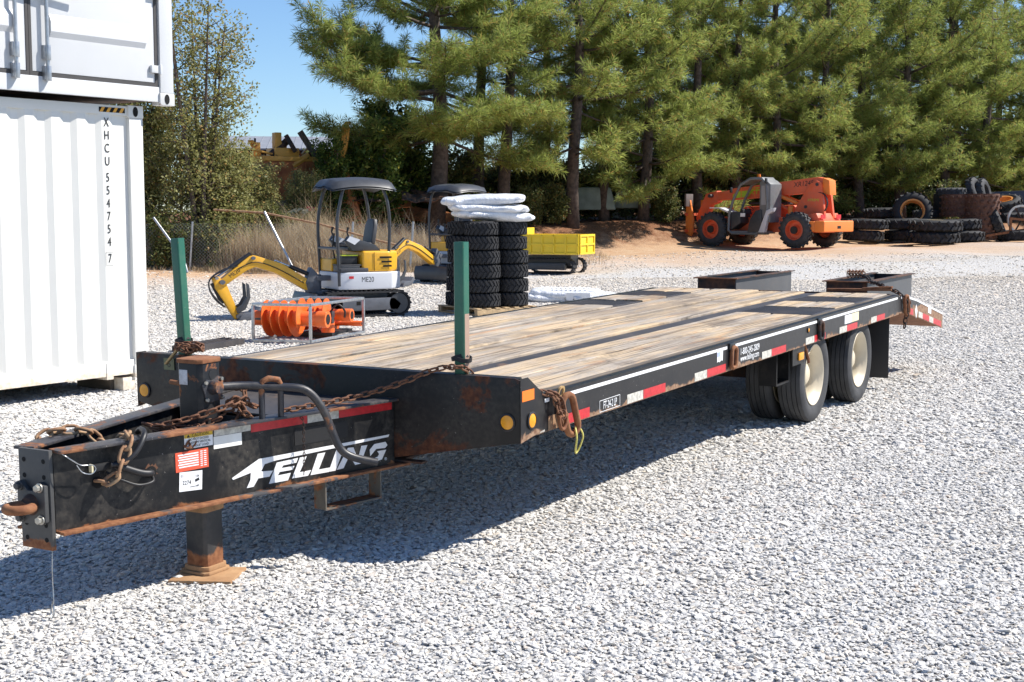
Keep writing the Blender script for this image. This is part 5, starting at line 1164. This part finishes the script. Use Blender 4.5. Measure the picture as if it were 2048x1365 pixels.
for a_, c_ in (((-1.3, -.1, .2), (.9, -.1, .55)), ((-1.2, .2, .1), (1.0, .2, .4)), ((-.3, -.1, .2), (-.3, -.1, .95)), ((.5, -.15, .1), (.5, -.15, 1.0)), ((-.3, -.1, .9), (.6, -.12, .8))): b = MB(); b.beam(a_, c_, .07, .09); b.build('bar', 'rust', wf)
# ================= scrap yard behind the fence =================
barn = thing('shed', 'long open shed with pale grey metal roof far behind the scrap', 'shed', (wpx(540, 82), 82, gz(82)), .12)
M['roofgrey'] = plain('grey_roofing', (.24, .25, .27), .5, var=.1, scale=2)
b = MB(); b.add([(-5, -3, 4.6), (6, -3, 4.6), (6, 3, 5.6), (-5, 3, 5.6), (-5, -3, 4.7), (6, -3, 4.7), (6, 3, 5.7), (-5, 3, 5.7)], [(3, 2, 1, 0), (4, 5, 6, 7), (0, 1, 5, 4), (1, 2, 6, 5), (2, 3, 7, 6), (3, 0, 4, 7)]); rf = b.build('roof', 'roofgrey', barn)
for i in range(22): b = MB(); b.beam((-4.9 + i * .5, -3, 4.71), (-4.9 + i * .5, 3, 5.71), .04, .03); b.build('roof_seam', 'roofgrey', rf)
for x in (-4.8, -2, .6, 3.2, 5.8): b = MB(); b.lohi((x - .08, -2.9, 0), (x + .08, -2.74, 4.6)); b.build('post', 'rust', barn)
b = MB(); b.lohi((-4.9, 2.7, 0), (5.9, 2.8, 5.3)); b.build('back_wall', 'rustdark', barn)
M['yscrap'] = paint('faded_yellow', (.68, .34, .05), .5, rust=.35, rs=2.0, dirt=.4); M['rscrap'] = rusty('red_rust', (.26, .075, .028), (.50, .19, .06), scale=3)
def mound(name, label, px, Y, w, d, hgt, mt, seed, cat='heap'):
    r_ = np.random.default_rng(seed); n = 26; vs = []; fs = []
    for i in range(n + 1):
        for j in range(n + 1):
            u_, v_ = i / n * 2 - 1, j / n * 2 - 1; f_ = max(0, 1 - (u_ * u_ + v_ * v_)) ** .7
            vs.append((u_ * w, v_ * d, hgt * f_ * (.75 + .25 * math.sin(u_ * 5 + seed) * math.cos(v_ * 4)) + r_.uniform(-.08, .08) * f_ - .05))
    for i in range(n):
        for j in range(n): a = i * (n + 1) + j; fs.append((a, a + n + 1, a + n + 2, a + 1))
    b = MB(); b.add(vs, fs); o = b.build(name, mt, None, loc=(wpx(px, Y), Y, gz(Y) - .05)); tag(o, label, cat); return o
M['dirtdark'] = plain('dark_earth', (.10, .055, .03), .95, var=.4, scale=3, bump=.5); M['clay'] = plain('red_clay', (.34, .17, .08), .95, var=.3, scale=4, bump=.5)
mound('earth_mound', 'dark earth mound carrying the scrapped yellow loader', 560, 50, 5.5, 4, 2.1, 'dirtdark', 1, 'mound')
mound('earth_mound', 'low reddish clay mound beyond the mini excavators', 800, 41, 3.2, 2.2, .55, 'clay', 2, 'mound')
mound('earth_mound', 'dark earth mound under the rusty sheet heap', 790, 53, 6, 4, 1.9, 'dirtdark', 5, 'mound'); mound('earth_mound', 'reddish bank of pine straw at the foot of the pines left of the telehandler', 1250, 55.5, 5, 2.2, .55, plain('pine_straw', (.19, .075, .035), .95, var=.45, scale=5, bump=.6), 4, 'bank')
# scrapped loader
ld = thing('scrap_loader', 'scrapped yellow and rust-red loader chassis up on the mound behind the fence', 'loader', (wpx(560, 47), 47, 2.15), .5); ld.scale = (1.15,) * 3
b = MB(); b.prism([(-1.2, .0), (1.1, -.1), (1.28, .1), (1.3, .95), (1.1, 1.12), (-1.1, 1.05), (-1.3, .6)], -.7, .7, PLY); b.build('hull', 'rscrap', ld, bevel=.08, segs=3)
b = MB(); b.lohi((-1.1, -.72, 1.06), (1.15, .5, 1.2)); b.lohi((.95, -.74, .35), (1.32, -.66, 1.2)); b.build('top_plate', 'yscrap', ld, bevel=.02)
b = MB(); b.lohi((-.3, -.6, 1.2), (.45, .2, 1.45)); b.lohi((-.25, -.5, 1.45), (-.05, -.2, 1.9)); b.lohi((-.9, -.5, 1.2), (-.7, -.3, 1.6)); b.build('engine_block', 'yscrap', ld, bevel=.02)
b = MB(); b.beam((.55, -.4, 1.95), (1.05, -.5, 1.15), .18, .16); b.build('loose_plank', 'woodedge', ld)
for x in (-1.6, -1.3): b = MB(); b.cyl((x, -.5, .1), (x, .5, .1), .35, 16); b.build('roller', 'yscrap', ld, smooth=40)
random.seed(3)
for q in range(14):
    b = MB(); p0 = Vector((random.uniform(-1.2, 1.2), random.uniform(-.8, -.2), random.uniform(.9, 1.5))); d_ = Vector((random.uniform(-.7, .7), random.uniform(-.2, .2), random.uniform(-.15, .5)))
    if q % 3: b.beam(p0, p0 + d_, random.uniform(.05, .2), random.uniform(.03, .12))
    else: b.cyl(p0, p0 + d_, random.uniform(.04, .12), 10)
    b.build('loose_part', ['yscrap', 'rscrap', 'rustdark', 'yscrap'][q % 4], ld, bevel=.008)
for q in range(6): b = MB(); x = -1.0 + q * .4; b.lohi((x, -.715, .1), (x + .05, -.70, 1.0)); b.build('hull_rib', 'rscrap', ld)
aa = thing('excavator_arm', 'upright orange-yellow excavator arm with hoses behind the broadleaf tree', 'arm', (wpx(688, 46.3), 46.3, 3.15), 0); aa.scale = (.6,) * 3
b = MB(); b.prism([(-.9, -4.9), (1.2, -4.9), (1.0, -2.6), (.25, .05), (-.3, .05), (-.6, -2.4)], -.35, .35, PLY); b.build('carrier', 'rscrap', aa, bevel=.05)
b = MB(); b.prism([(-.25, 0), (.05, 0), (.30, 1.3), (.45, 2.2), (.30, 2.5), (.0, 2.35), (-.05, 1.3)], -.15, .15, PLY); b.build('arm', 'yscrap', aa, bevel=.03)
for i in range(4): b = MB(); b.tube(spline([(-.1 + i * .05, -.2, .4), (.02 + i * .08, -.24, 1.4), (.1 + i * .1, -.24, 2.3), (.3 + i * .06, -.2, 2.55)], 5), .04, 7); b.build('hose', 'yscrap', aa, smooth=60)
# rusty sheets and pipes heap: each piece lies loose
random.seed(21)
names = ['rust-red bent sheet', 'brown corrugated sheet', 'rusty flat plate', 'dark scrap sheet', 'curled rusty sheet']
for i in range(16):
    px = random.uniform(640, 930); Y = random.uniform(46.5, 50.5); L, w_ = random.uniform(1.2, 3.0), random.uniform(.4, 1.0); vs = []; fs = []; n = 10; cu = random.uniform(-.5, .6)
    for q in range(n + 1):
        t = q / n - .5; z = cu * t * t + .04 * math.sin(q * 1.7)
        vs += [(t * L, -w_ / 2, z), (t * L, w_ / 2, z + .1), (t * L, w_ / 2, z + .13), (t * L, -w_ / 2, z + .03)]
    for q in range(n):
        for e in range(4): fs.append((q * 4 + e, q * 4 + (e + 1) % 4, q * 4 + 4 + (e + 1) % 4, q * 4 + 4 + e))
    b = MB(); b.add(vs, fs); zb = gz(Y) + random.uniform(.9, 1.9)
    o = b.build('scrap_sheet', ['rscrap', 'rustdark', 'rust', 'rscrap'][i % 4], None, loc=(wpx(px, Y), Y, zb)); o.rotation_euler = (random.uniform(-.3, .5), random.uniform(-.25, .25), random.uniform(-.5, .5))
    tag(o, 'loose rusty scrap sheet in the heap behind the mini excavators', 'scrap', 'rusty sheets heaped behind the excavators')
for i, (px, Y, z, c_) in enumerate(((610, 44, 1.35, 'tape_red'), (590, 43.8, 1.3, 'cream_paper'))):
    b = MB(); b.prism([(-.5, 0), (.5, .0), (.45, .45), (.1, .5), (-.45, .25)], -.2, .2, PLY); o = b.build('scrap_box', c_, None, bevel=.02, loc=(wpx(px, Y), Y, z), rz=.2); tag(o, ['battered red panel lying by the fence below the scrap loader', 'small cream panel lying by the fence beside the red one'][i], 'scrap')
# machines glimpsed through the pines
gm_ = thing('drill_mast', 'pale steel mast leaning among the pines left of the telehandler', 'mast', (wpx(1228, 56.5), 56.5, gz(56.5, wpx(1228, 56.5))), 0)
b = MB(); b.beam((0, 0, 0), (.35, 0, 4.2), .35, .3); b.lohi((-.1, -.4, 3.4), (1.2, .4, 3.9)); b.build('mast', plain('pale_steel', (.35, .38, .40), .5, var=.2), gm_, bevel=.03); b = MB(); b.cyl((.9, -.2, .4), (1.25, -.2, 3.6), .12, 12); b.build('cylinder', 'rust', gm_, smooth=40)
for px, Y, c_, sz_, lb in ((1090, 55, (.5, .46, .30), (2.0, .8, 1.3), 'cream machine body glimpsed between the pine trunks'), (1010, 56, (.03, .05, .10), (2.4, 1, 1.5), 'dark blue machine hidden behind the pines'), (1600, 64, (.6, .6, .6), (1.2, .8, .8), 'pale object glimpsed through the pine boughs above the telehandler'), (1175, 53.5, (.20, .25, .22), (2.2, .9, .9), 'grey-green tarpaulin heap among the pine trunks'), (1262, 54.5, (.22, .27, .24), (1.5, .8, .7), 'grey-green tarpaulin heap beside the drill mast')):
    b = MB(); b.box((0, 0, 0), sz_, None, .8); o = b.build('tarp_heap' if 'tarp' in lb else 'scrap_machine', plain('scrap_' + lb[:9].replace(' ', '_'), c_, .6, var=.25, scale=3, bump=.6), None, bevel=.12, loc=(wpx(px, Y), Y, gz(Y, wpx(px, Y)) + (2.2 if 'above' in lb else .6 + sz_[2] * .3)), rz=random.uniform(-.3, .3)); tag(o, lb, 'scrap')
# ================= sagging chain-link fence =================
fe = thing('chain_link_fence', 'sagging chain-link fence with bent grey pipes in front of the dry grass', 'fence', (0, 0, 0))
def fp(px, py, Y): z = 1.7205 - (py - 420.75) * Y / 2720.9; return Vector((wpx(px, Y), Y, z))
rail_ = [fp(430, 420, 36), fp(530, 426, 36), fp(640, 448, 35.6), fp(760, 482, 35.3), fp(840, 500, 35)]
b = MB(); b.tube(rail_, .028, 8); b.build('top_rail', 'chain_light', fe, smooth=50)
for a_, c_ in ((fp(531, 424, 35.8), fp(592, 548, 35.4)), (fp(310, 436, 35.6), fp(368, 518, 35.2))):
    b = MB(); b.tube([a_, (a_ + c_) / 2, c_, c_ + Vector((.10, -.05, -.35))], .035, 8); b.build('pipe', 'steel', fe, smooth=50)
for px in (380, 700, 820): Y = 36; b = MB(); b.cyl((wpx(px, Y), Y, gz(Y)), (wpx(px, Y) + .1, Y, gz(Y) + 1.3), .03, 8); b.build('post', 'steel', fe, smooth=50)
b = MB(); x0, x1, Y = wpx(290, 36), wpx(860, 36), 36.1; s_ = .09; hh = 1.25
nn = int((x1 - x0 + hh) / s_)
for i in range(nn):
    for sg in (-1, 1):
        xa = x0 + i * s_ - (hh if sg > 0 else 0); xb = xa + hh * 1.0 if sg > 0 else xa - hh
        p0, p1 = Vector((xa, Y, gz(Y))), Vector((xb, Y, gz(Y) + hh)); b.beam(p0, p1, .003, .003, (0, 1, 0))
o = b.build('wire_mesh', 'steel', fe); o['kind'] = 'stuff'
# ================= vegetation =================
def leaf_mat(name, a, b_, c_=None, trans=.35, rough=.55):
    k = NT(name); g = k.n('NewGeometry'); r = g.outputs['Random Per Island']; p = k.co()
    n = k.noise(.9, p, 3); col = k.mix(k.ramp(k.math('ADD', k.math('MULTIPLY', r, .6), k.math('MULTIPLY', n, .4)), .2, .75), a, b_)
    if c_ is not None: col = k.mix(k.ramp(k.math('ADD', r, k.math('MULTIPLY', n, .15)), .97, 1.02), col, c_)
    col = k.mix(k.math('MULTIPLY', k.rand(), .25), col, tuple(x * .7 for x in a))
    k.fin(col, rough, spec=.3); tr = k.n('BsdfTranslucent'); k.l(col, tr.inputs[0]); ms = k.n('MixShader'); ms.inputs[0].default_value = trans
    k.l(k.b.outputs[0], ms.inputs[1]); k.l(tr.outputs[0], ms.inputs[2]); k.l(ms.outputs[0], k.t.nodes['Material Output'].inputs[0]); return k.m
M['needle'] = leaf_mat('pine_needles', (.195, .255, .055), (.42, .475, .135), (.46, .28, .09), .55)
M['bark'] = plain('pine_bark', (.085, .062, .05), .9, var=.5, scale=9, bump=.8)
M['myrtle'] = leaf_mat('myrtle_leaves', (.17, .18, .06), (.42, .40, .15), (.46, .29, .11), .5); M['broad'] = leaf_mat('round_leaves', (.035, .07, .016), (.15, .22, .045), (.34, .32, .06), .45); M['under'] = leaf_mat('shrub_leaves', (.07, .09, .027), (.22, .24, .08), (.34, .2, .07), .45)
M['drygrass'] = leaf_mat('dry_grass', (.38, .29, .18), (.58, .47, .31), (.30, .15, .08), .4, .8)
def rot_to(d):      # (N,3) unit vectors -> (N,3,3) frames with third axis d
    h = np.where(np.abs(d[:, 2:3]) < .9, np.array([[0, 0, 1.]]), np.array([[1., 0, 0]])); x = np.cross(h, d); x /= np.linalg.norm(x, axis=1, keepdims=True); y = np.cross(d, x); return x, y
def tufts(P_, D_, n, L, w, R_, flat=.9):
    """needle bursts: n thin triangles from each point, leaning to direction D_"""
    N = len(P_); d = R_.normal(size=(N, n, 3)); d /= np.linalg.norm(d, axis=2, keepdims=True); d = d + D_[:, None, :] * .75; d /= np.linalg.norm(d, axis=2, keepdims=True)
    l_ = L * R_.uniform(.65, 1.1, (N, n, 1)); base = P_[:, None, :] - D_[:, None, :] * R_.uniform(0, .22, (N, n, 1)); tip = base + d * l_; tip[..., 2] -= .12 * l_[..., 0] ** 1 * .6
    s = np.cross(d, R_.normal(size=(N, n, 3))); s /= np.linalg.norm(s, axis=2, keepdims=True); s *= w
    v = np.stack([base + d * l_ * .12 - s * .5, base + d * l_ * .45 + s, tip, base + d * l_ * .45 - s], 2).reshape(-1, 3)
    return v, np.arange(len(v), dtype=np.int32).reshape(-1, 4)
def leaves(P_, n, spread, size, R_, asp=.55, up=.3):
    N = len(P_); c = (P_[:, None, :] + R_.normal(size=(N, n, 3)) * spread).reshape(-1, 3); m_ = len(c)
    nrm = R_.normal(size=(m_, 3)); nrm[:, 2] = np.abs(nrm[:, 2]) + up; nrm /= np.linalg.norm(nrm, axis=1, keepdims=True)
    x, y = rot_to(nrm); a = R_.uniform(0, 6.28, (m_, 1)); u_ = x * np.cos(a) + y * np.sin(a); w_ = np.cross(nrm, u_); s = size * R_.uniform(.6, 1.3, (m_, 1))
    v = np.stack([c - u_ * s, c + w_ * s * asp, c + u_ * s, c - w_ * s * asp], 1).reshape(-1, 3); return v, np.arange(len(v), dtype=np.int32).reshape(-1, 4)
def pine_variant(seed, H=15., hb=3., Lmax=3.4, rad=.22, side=None, dens=1.0, nn=28, nl=.32):
    R_ = np.random.default_rng(seed); wood = MB(); P_ = []; D_ = []
    tr = [Vector((.12 * math.sin(i * .9 + seed), .12 * math.cos(i * .7 + seed * 2), H * i / 10)) for i in range(11)]; wood.tube(tr, [rad * (1 - .86 * i / 10) + .015 for i in range(11)], 9)
    at = lambda z: tr[min(9, int(z / H * 10))].lerp(tr[min(9, int(z / H * 10)) + 1], z / H * 10 - min(9, int(z / H * 10)))
    z = hb
    while z < H - .4:
        t = (z - hb) / (H - hb); nb = R_.integers(2, 5); a0 = R_.uniform(0, 6.28)
        for q in range(nb):
            if R_.random() < .1: continue
            az = a0 + q * 6.28 / nb + R_.uniform(-.5, .5); L = Lmax * (1 - t) ** .5 * R_.uniform(.6, 1.1) * (.8 if t < .06 else 1)
            if side is not None and math.cos(az - side) > .3: L *= 1.35
            pitch = -.08 + .75 * t + R_.uniform(-.32, .38); pts = []
            b0 = at(z); dx, dy = math.cos(az), math.sin(az); m_ = 6; sweep = R_.uniform(-.25, .25)
            for i in range(m_ + 1):
                f = i / m_; rr = L * f; zz = math.sin(pitch) * rr + .10 * L * f * f * (1.2 if t > .2 else .6) - .05 * L * math.sin(f * 3.1)
                pts.append(b0 + Vector((dx * rr * math.cos(pitch) - dy * sweep * rr * f, dy * rr * math.cos(pitch) + dx * sweep * rr * f, zz)))
            wood.tube(pts, [max(.008, (.016 + L * .012) * (1 - .85 * i / m_)) for i in range(m_ + 1)], 5)
            ns = max(4, int(L * 4.2 * dens))
            for s in range(ns):
                f = .30 + .70 * (s + R_.uniform(0, 1)) / ns; f = min(f, 1); i = min(m_ - 1, int(f * m_)); b1 = pts[i].lerp(pts[i + 1], f * m_ - i); dv = (pts[i + 1] - pts[i]).normalized()
                sd_ = dv.cross(Vector((0, 0, 1))).normalized() * (1 if s % 2 else -1); sl_ = L * .34 * (1.15 - f * .75) * R_.uniform(.6, 1.2) + .12
                dd = (dv * R_.uniform(.5, .9) + sd_ * R_.uniform(.5, 1.0) + Vector((0, 0, R_.uniform(-.3, .75)))).normalized(); e = b1 + dd * sl_
                if sl_ > .3: wood.tube([b1, b1.lerp(e, .5) + Vector((0, 0, .03)), e], [.011, .008, .005], 3, cap=False)
                k_ = 1 + int(sl_ / .26)
                for j in range(k_):
                    P_.append(b1.lerp(e, 1 - j * .26 / sl_ if sl_ > .26 else 1)); d3 = (dd + Vector((0, 0, .45))).normalized(); D_.append(d3)
            P_.append(pts[-1]); D_.append((pts[-1] - pts[-2]).normalized())
        z += R_.uniform(.22, .78)
    v, f = tufts(np.array([tuple(p) for p in P_]), np.array([tuple(d) for d in D_]), nn, nl, .011, R_)
    wm = bpy.data.meshes.new('trunk'); wm.from_pydata(wood.v, [], wood.f); wm.materials.append(M['bark']); wm.polygons.foreach_set('use_smooth', [True] * len(wm.polygons))
    return wm, fast_mesh('crown', v, f, M['needle'])
def tree(name, label, cat, loc, meshes, rz, sc=1., group=None):
    t = thing(name, label, cat, loc, rz, group); t.scale = (sc, sc, sc * random.uniform(.95, 1.08)); obj('trunk', meshes[0], t); obj('crown', meshes[1], t); return t
random.seed(5)
PV = [pine_variant(101, 12.6, 2.4, 3.9, dens=1.2), pine_variant(102, 13.2, 3.6, 3.4), pine_variant(103, 12, 1.3, 3.8, .2, dens=1.3), pine_variant(104, 12.8, 1.7, 4.0, dens=1.3), pine_variant(105, 14, 5.2, 3.2)]
big = pine_variant(106, 13, 3.2, 4.4, .30, math.pi, 1.6, 30, .34)
def YL(px): return 50 / (1 - .62 * (px - 1024) / 2720.9)
def pg(px, dY): Y = YL(px) + dY; return (wpx(px, Y), Y, gz(Y, wpx(px, Y)) - .1)
tree('pine_tree', 'thick-trunked pine at the left end of the stand with long boughs over the sky', 'pine tree', pg(876, -.8), big, 0, 1.05, 'pines along the back of the yard')
special = [(1015, .2, 1, 'straight pine behind the white bags with a high crown'), (962, 3, 4, 'slim pine trunk just left of the straight one, behind the dark canopy'), (1150, -.4, 0, 'pine with low feathery boughs right of the yellow skip'), (1207, 1.2, 1, 'pine whose bare trunk stands left of the drill mast'), (1290, .3, 3, 'pine with a thick dark trunk between the drill mast and the telehandler'), (1090, 4, 4, 'slender pine behind the yellow dumper skip')]
for px, Y, v, lb in special: tree('pine_tree', lb, 'pine tree', pg(px, Y), PV[v], random.uniform(0, 6), random.uniform(.95, 1.1), 'pines along the back of the yard')
for px, Y, v, lb in ((1390, 1, 2, 'behind the fork carriage of the telehandler'), (1470, 1.5, 3, 'behind the front wheel of the telehandler'), (1545, 1., 0, 'behind the grey telehandler cab'), (1640, 1, 2, 'behind the raised rear of the telehandler boom'), (1715, 1.5, 3, 'behind the orange counterweight'), (1800, .8, 0, 'behind the upright orange-rimmed tyre'), (1885, 1.2, 2, 'behind the plain black drum'), (1965, .6, 3, 'behind the lugged rusty drums'), (2050, 1, 0, 'behind the wrecked pickup body'), (2130, .5, 2, 'just beyond the right edge of the tyre dump')):
    tree('pine_tree', 'bushy low-boughed pine ' + lb, 'pine tree', pg(px, Y), PV[v], random.uniform(0, 6), random.uniform(.95, 1.15), 'front pines of the dense row')
for px, Y, v in ((1250, 9, 1), (1345, 8, 4), (1440, 8, 1), (1535, 9, 0), (1620, 8, 1), (1720, 9, 0), (1810, 8, 1), (1900, 9, 0), (1990, 8, 1), (2080, 9, 0)):
    tree('pine_tree', 'pine in the second row, seen through the front boughs', 'pine tree', pg(px, Y), PV[v], random.uniform(0, 6), random.uniform(1.0, 1.2), 'pines of the second row')
# left tree: upswept feathery plumes
def plume_tree(seed, H, W_, n, mt, leaf, per, rad=.09):
    R_ = np.random.default_rng(seed); wood = MB(); C_ = []
    for s in range(6):
        a = s * 1.05 + R_.uniform(-.3, .3); top = Vector((math.cos(a) * W_ * R_.uniform(.25, .6), math.sin(a) * W_ * R_.uniform(.25, .6), H * R_.uniform(.72, 1.0)))
        st = [Vector((0, 0, 0)), top * .3 + Vector((0, 0, .1)), top * .65, top]; sp = spline(st, 6); wood.tube(sp, [rad * (1 - .85 * i / (len(sp) - 1)) for i in range(len(sp))], 6)
        for q in range(n):
            f = R_.uniform(.05, 1.0) ** .8; b0 = sp[int(f * (len(sp) - 1))]; az = R_.uniform(0, 6.28); L = W_ * R_.uniform(.35, .8) * (1.15 - .75 * f)
            d = Vector((math.cos(az), math.sin(az), R_.uniform(-.1, .9))).normalized(); pts = [b0 + d * L * t + Vector((0, 0, .12 * L * t * t)) for t in np.linspace(0, 1, 5)]; wood.tube(pts, [.016, .012, .009, .006, .004], 4, cap=False)
            for t in np.linspace(.2, 1.05, int(7 * L) + 3): C_.append(tuple(b0 + d * L * t + Vector((0, 0, .12 * L * t * t)) + Vector(R_.normal(size=3) * .05 * (1 + L))))
    v, f = leaves(np.array(C_), per, .10, leaf, R_); wm = bpy.data.meshes.new('trunk'); wm.from_pydata(wood.v, [], wood.f); wm.materials.append(M['bark']); return wm, fast_mesh('crown', v, f, M[mt])
lt = plume_tree(31, 7.6, 2.7, 36, 'myrtle', .048, 9)
tree('myrtle_tree', 'tall feathery olive-green tree rising beside the stacked containers', 'tree', (wpx(395, 37), 37.5, gz(37) - .1), lt, 0)
lt2 = plume_tree(32, 4.4, 1.8, 44, 'myrtle', .048, 12); tree('myrtle_tree', 'lower feathery olive tree reaching in front of the scrap loader', 'tree', (wpx(440, 38.5), 38.5, gz(38) - .1), lt2, 1., .9); tree('myrtle_tree', 'feathery olive tree half hidden behind the white container', 'tree', (wpx(285, 39), 39, gz(38) - .1), lt2, 2.6, 1.25)
tree('myrtle_tree', 'thin olive brush half hiding the scrap loader', 'tree', (wpx(515, 43), 43, gz(43) + .1), lt2, 4.1, .72); tree('myrtle_tree', 'thin olive brush between the scrap loader and the orange-yellow arm', 'tree', (wpx(612, 44.5), 44.5, gz(44) + .1), lt2, 5.3, .6)
bt = plume_tree(41, 4.6, 1.7, 34, 'broad', .085, 9); tree('redbud_tree', 'dark round-leaved tree behind the near excavator canopy', 'tree', (wpx(742, 47), 47, gz(47) + .2), bt, 0.4, 1.0); tree('redbud_tree', 'dark round-leaved tree left of the thick pine trunk', 'tree', (wpx(800, 50), 50, gz(50) + .2), bt, 2.2, 1.12); tree('redbud_tree', 'lighter round-leaved sapling in front of the orange-yellow arm', 'tree', (wpx(668, 46), 46, gz(46) + .9), bt, 4., .6)
SV = [plume_tree(51 + i, 2.2 + .5 * i, 1.3, 22, 'under', .07, 8, .04) for i in range(3)]
random.seed(9)
for i, px in enumerate(range(850, 2100, 46)):
    Y = YL(px) + random.uniform(2.5, 5.5); tree('shrub', 'dark leafy shrub of the undergrowth below the pines', 'shrub', (wpx(px, Y), Y, gz(Y, wpx(px, Y)) - .05), SV[i % 3], random.uniform(0, 6), random.uniform(.8, 1.25), 'undergrowth below the pines')
for px, Y, sc, lb in ((560, 43, .7, 'straggly bush before the scrap loader'), (620, 44, .75, 'straggly bush below the orange-yellow arm'), (330, 36.3, .62, 'low green bush at the foot of the feathery tree'), (420, 36.6, .5, 'small bush in the dry grass by the leaning pipe'), (1880, 59.5, .9, 'leafy vine-covered bush behind the dumped tyres'), (1110, 51, .6, 'small bush beside the yellow skip under the pines'), (1330, 53.5, .6, 'bush left of the telehandler forks'), (950, 47, .8, 'bush in the shade behind the dark canopy'), (1060, 50.2, .55, 'bush behind the white bags under the pines')):
    tree('shrub', lb, 'shrub', (wpx(px, Y), Y, gz(Y, wpx(px, Y)) - .05), SV[1], random.uniform(0, 6), sc)
# far wood closing the view: reads as one mass
R_ = np.random.default_rng(77); n = 5200; fx_ = R_.uniform(-14, 48, n); fy = R_.uniform(76, 84, n); topz = np.where(fx_ < -7, 3.2, np.where(fx_ < 6, 2.6, 7.0)); fz = R_.uniform(.5, 1, n) ** .7 * topz * R_.uniform(.1, 1, n) + 1.2
v, f = leaves(np.stack([fx_, fy, fz], 1), 9, .5, .17, R_); tag(obj('far_wood', fast_mesh('far_wood', v, f, M['under'])), 'dark far wood behind the pines', 'wood', kind='stuff')
# dry grass along the fence and under the trees
def grass(n, xr, yr, hgt, R_, lim=None):
    x = R_.uniform(*xr, n); y = R_.uniform(*yr, n); c = np.sin(x * 1.7) + np.sin(y * 1.3 + x); ok = R_.random(n) < .55 + .25 * c; x, y = x[ok], y[ok]; m_ = len(x); z = np.interp(y, [24, 36, 46, 52, 57], [0, .12, .27, .4, .6]) - .02
    h_ = hgt * R_.uniform(.3, 1.1, (m_, 1)) * (.75 + .3 * np.sin(x * 2.1 + 1) * np.cos(y * 1.1) + .25 * np.sin(x * .9))[:, None]; h_[R_.random(m_) < .06] *= 1.5; a = R_.uniform(0, 6.28, m_); ln = R_.uniform(.05, .7, (m_, 1)); d = np.stack([np.cos(a), np.sin(a)], 1) * ln; B0 = np.stack([x, y, z], 1); s = np.stack([-np.sin(a), np.cos(a), np.zeros(m_)], 1) * .006
    mid = B0 + np.concatenate([d * h_ * .3, h_ * .6], 1); tip = B0 + np.concatenate([d * h_, h_ * R_.uniform(.7, 1, (m_, 1))], 1)
    return np.stack([B0 - s, B0 + s, mid + s * .7, tip, mid - s * .7], 1).reshape(-1, 3), (np.arange(m_, dtype=np.int32)[:, None, None] * 5 + np.array([[0, 1, 2], [0, 2, 4], [4, 2, 3]], np.int32)[None]).reshape(-1, 3)
v1, f1 = grass(110000, (-12.5, -1.2), (36.3, 42.5), 1.35, R_); v2, f2 = grass(12000, (-12, -.5), (35.4, 37), .4, R_); v3, f3 = grass(7000, (-2, 3.), (39, 46), .35, R_)
v = np.concatenate([v1, v2, v3]); f = np.concatenate([f1, f2 + len(v1), f3 + len(v1) + len(v2)]); tag(obj('dry_grass', fast_mesh('dry_grass', v, f, M['drygrass'])), 'tall dry grass and weeds along the sagging fence', 'grass', kind='stuff')
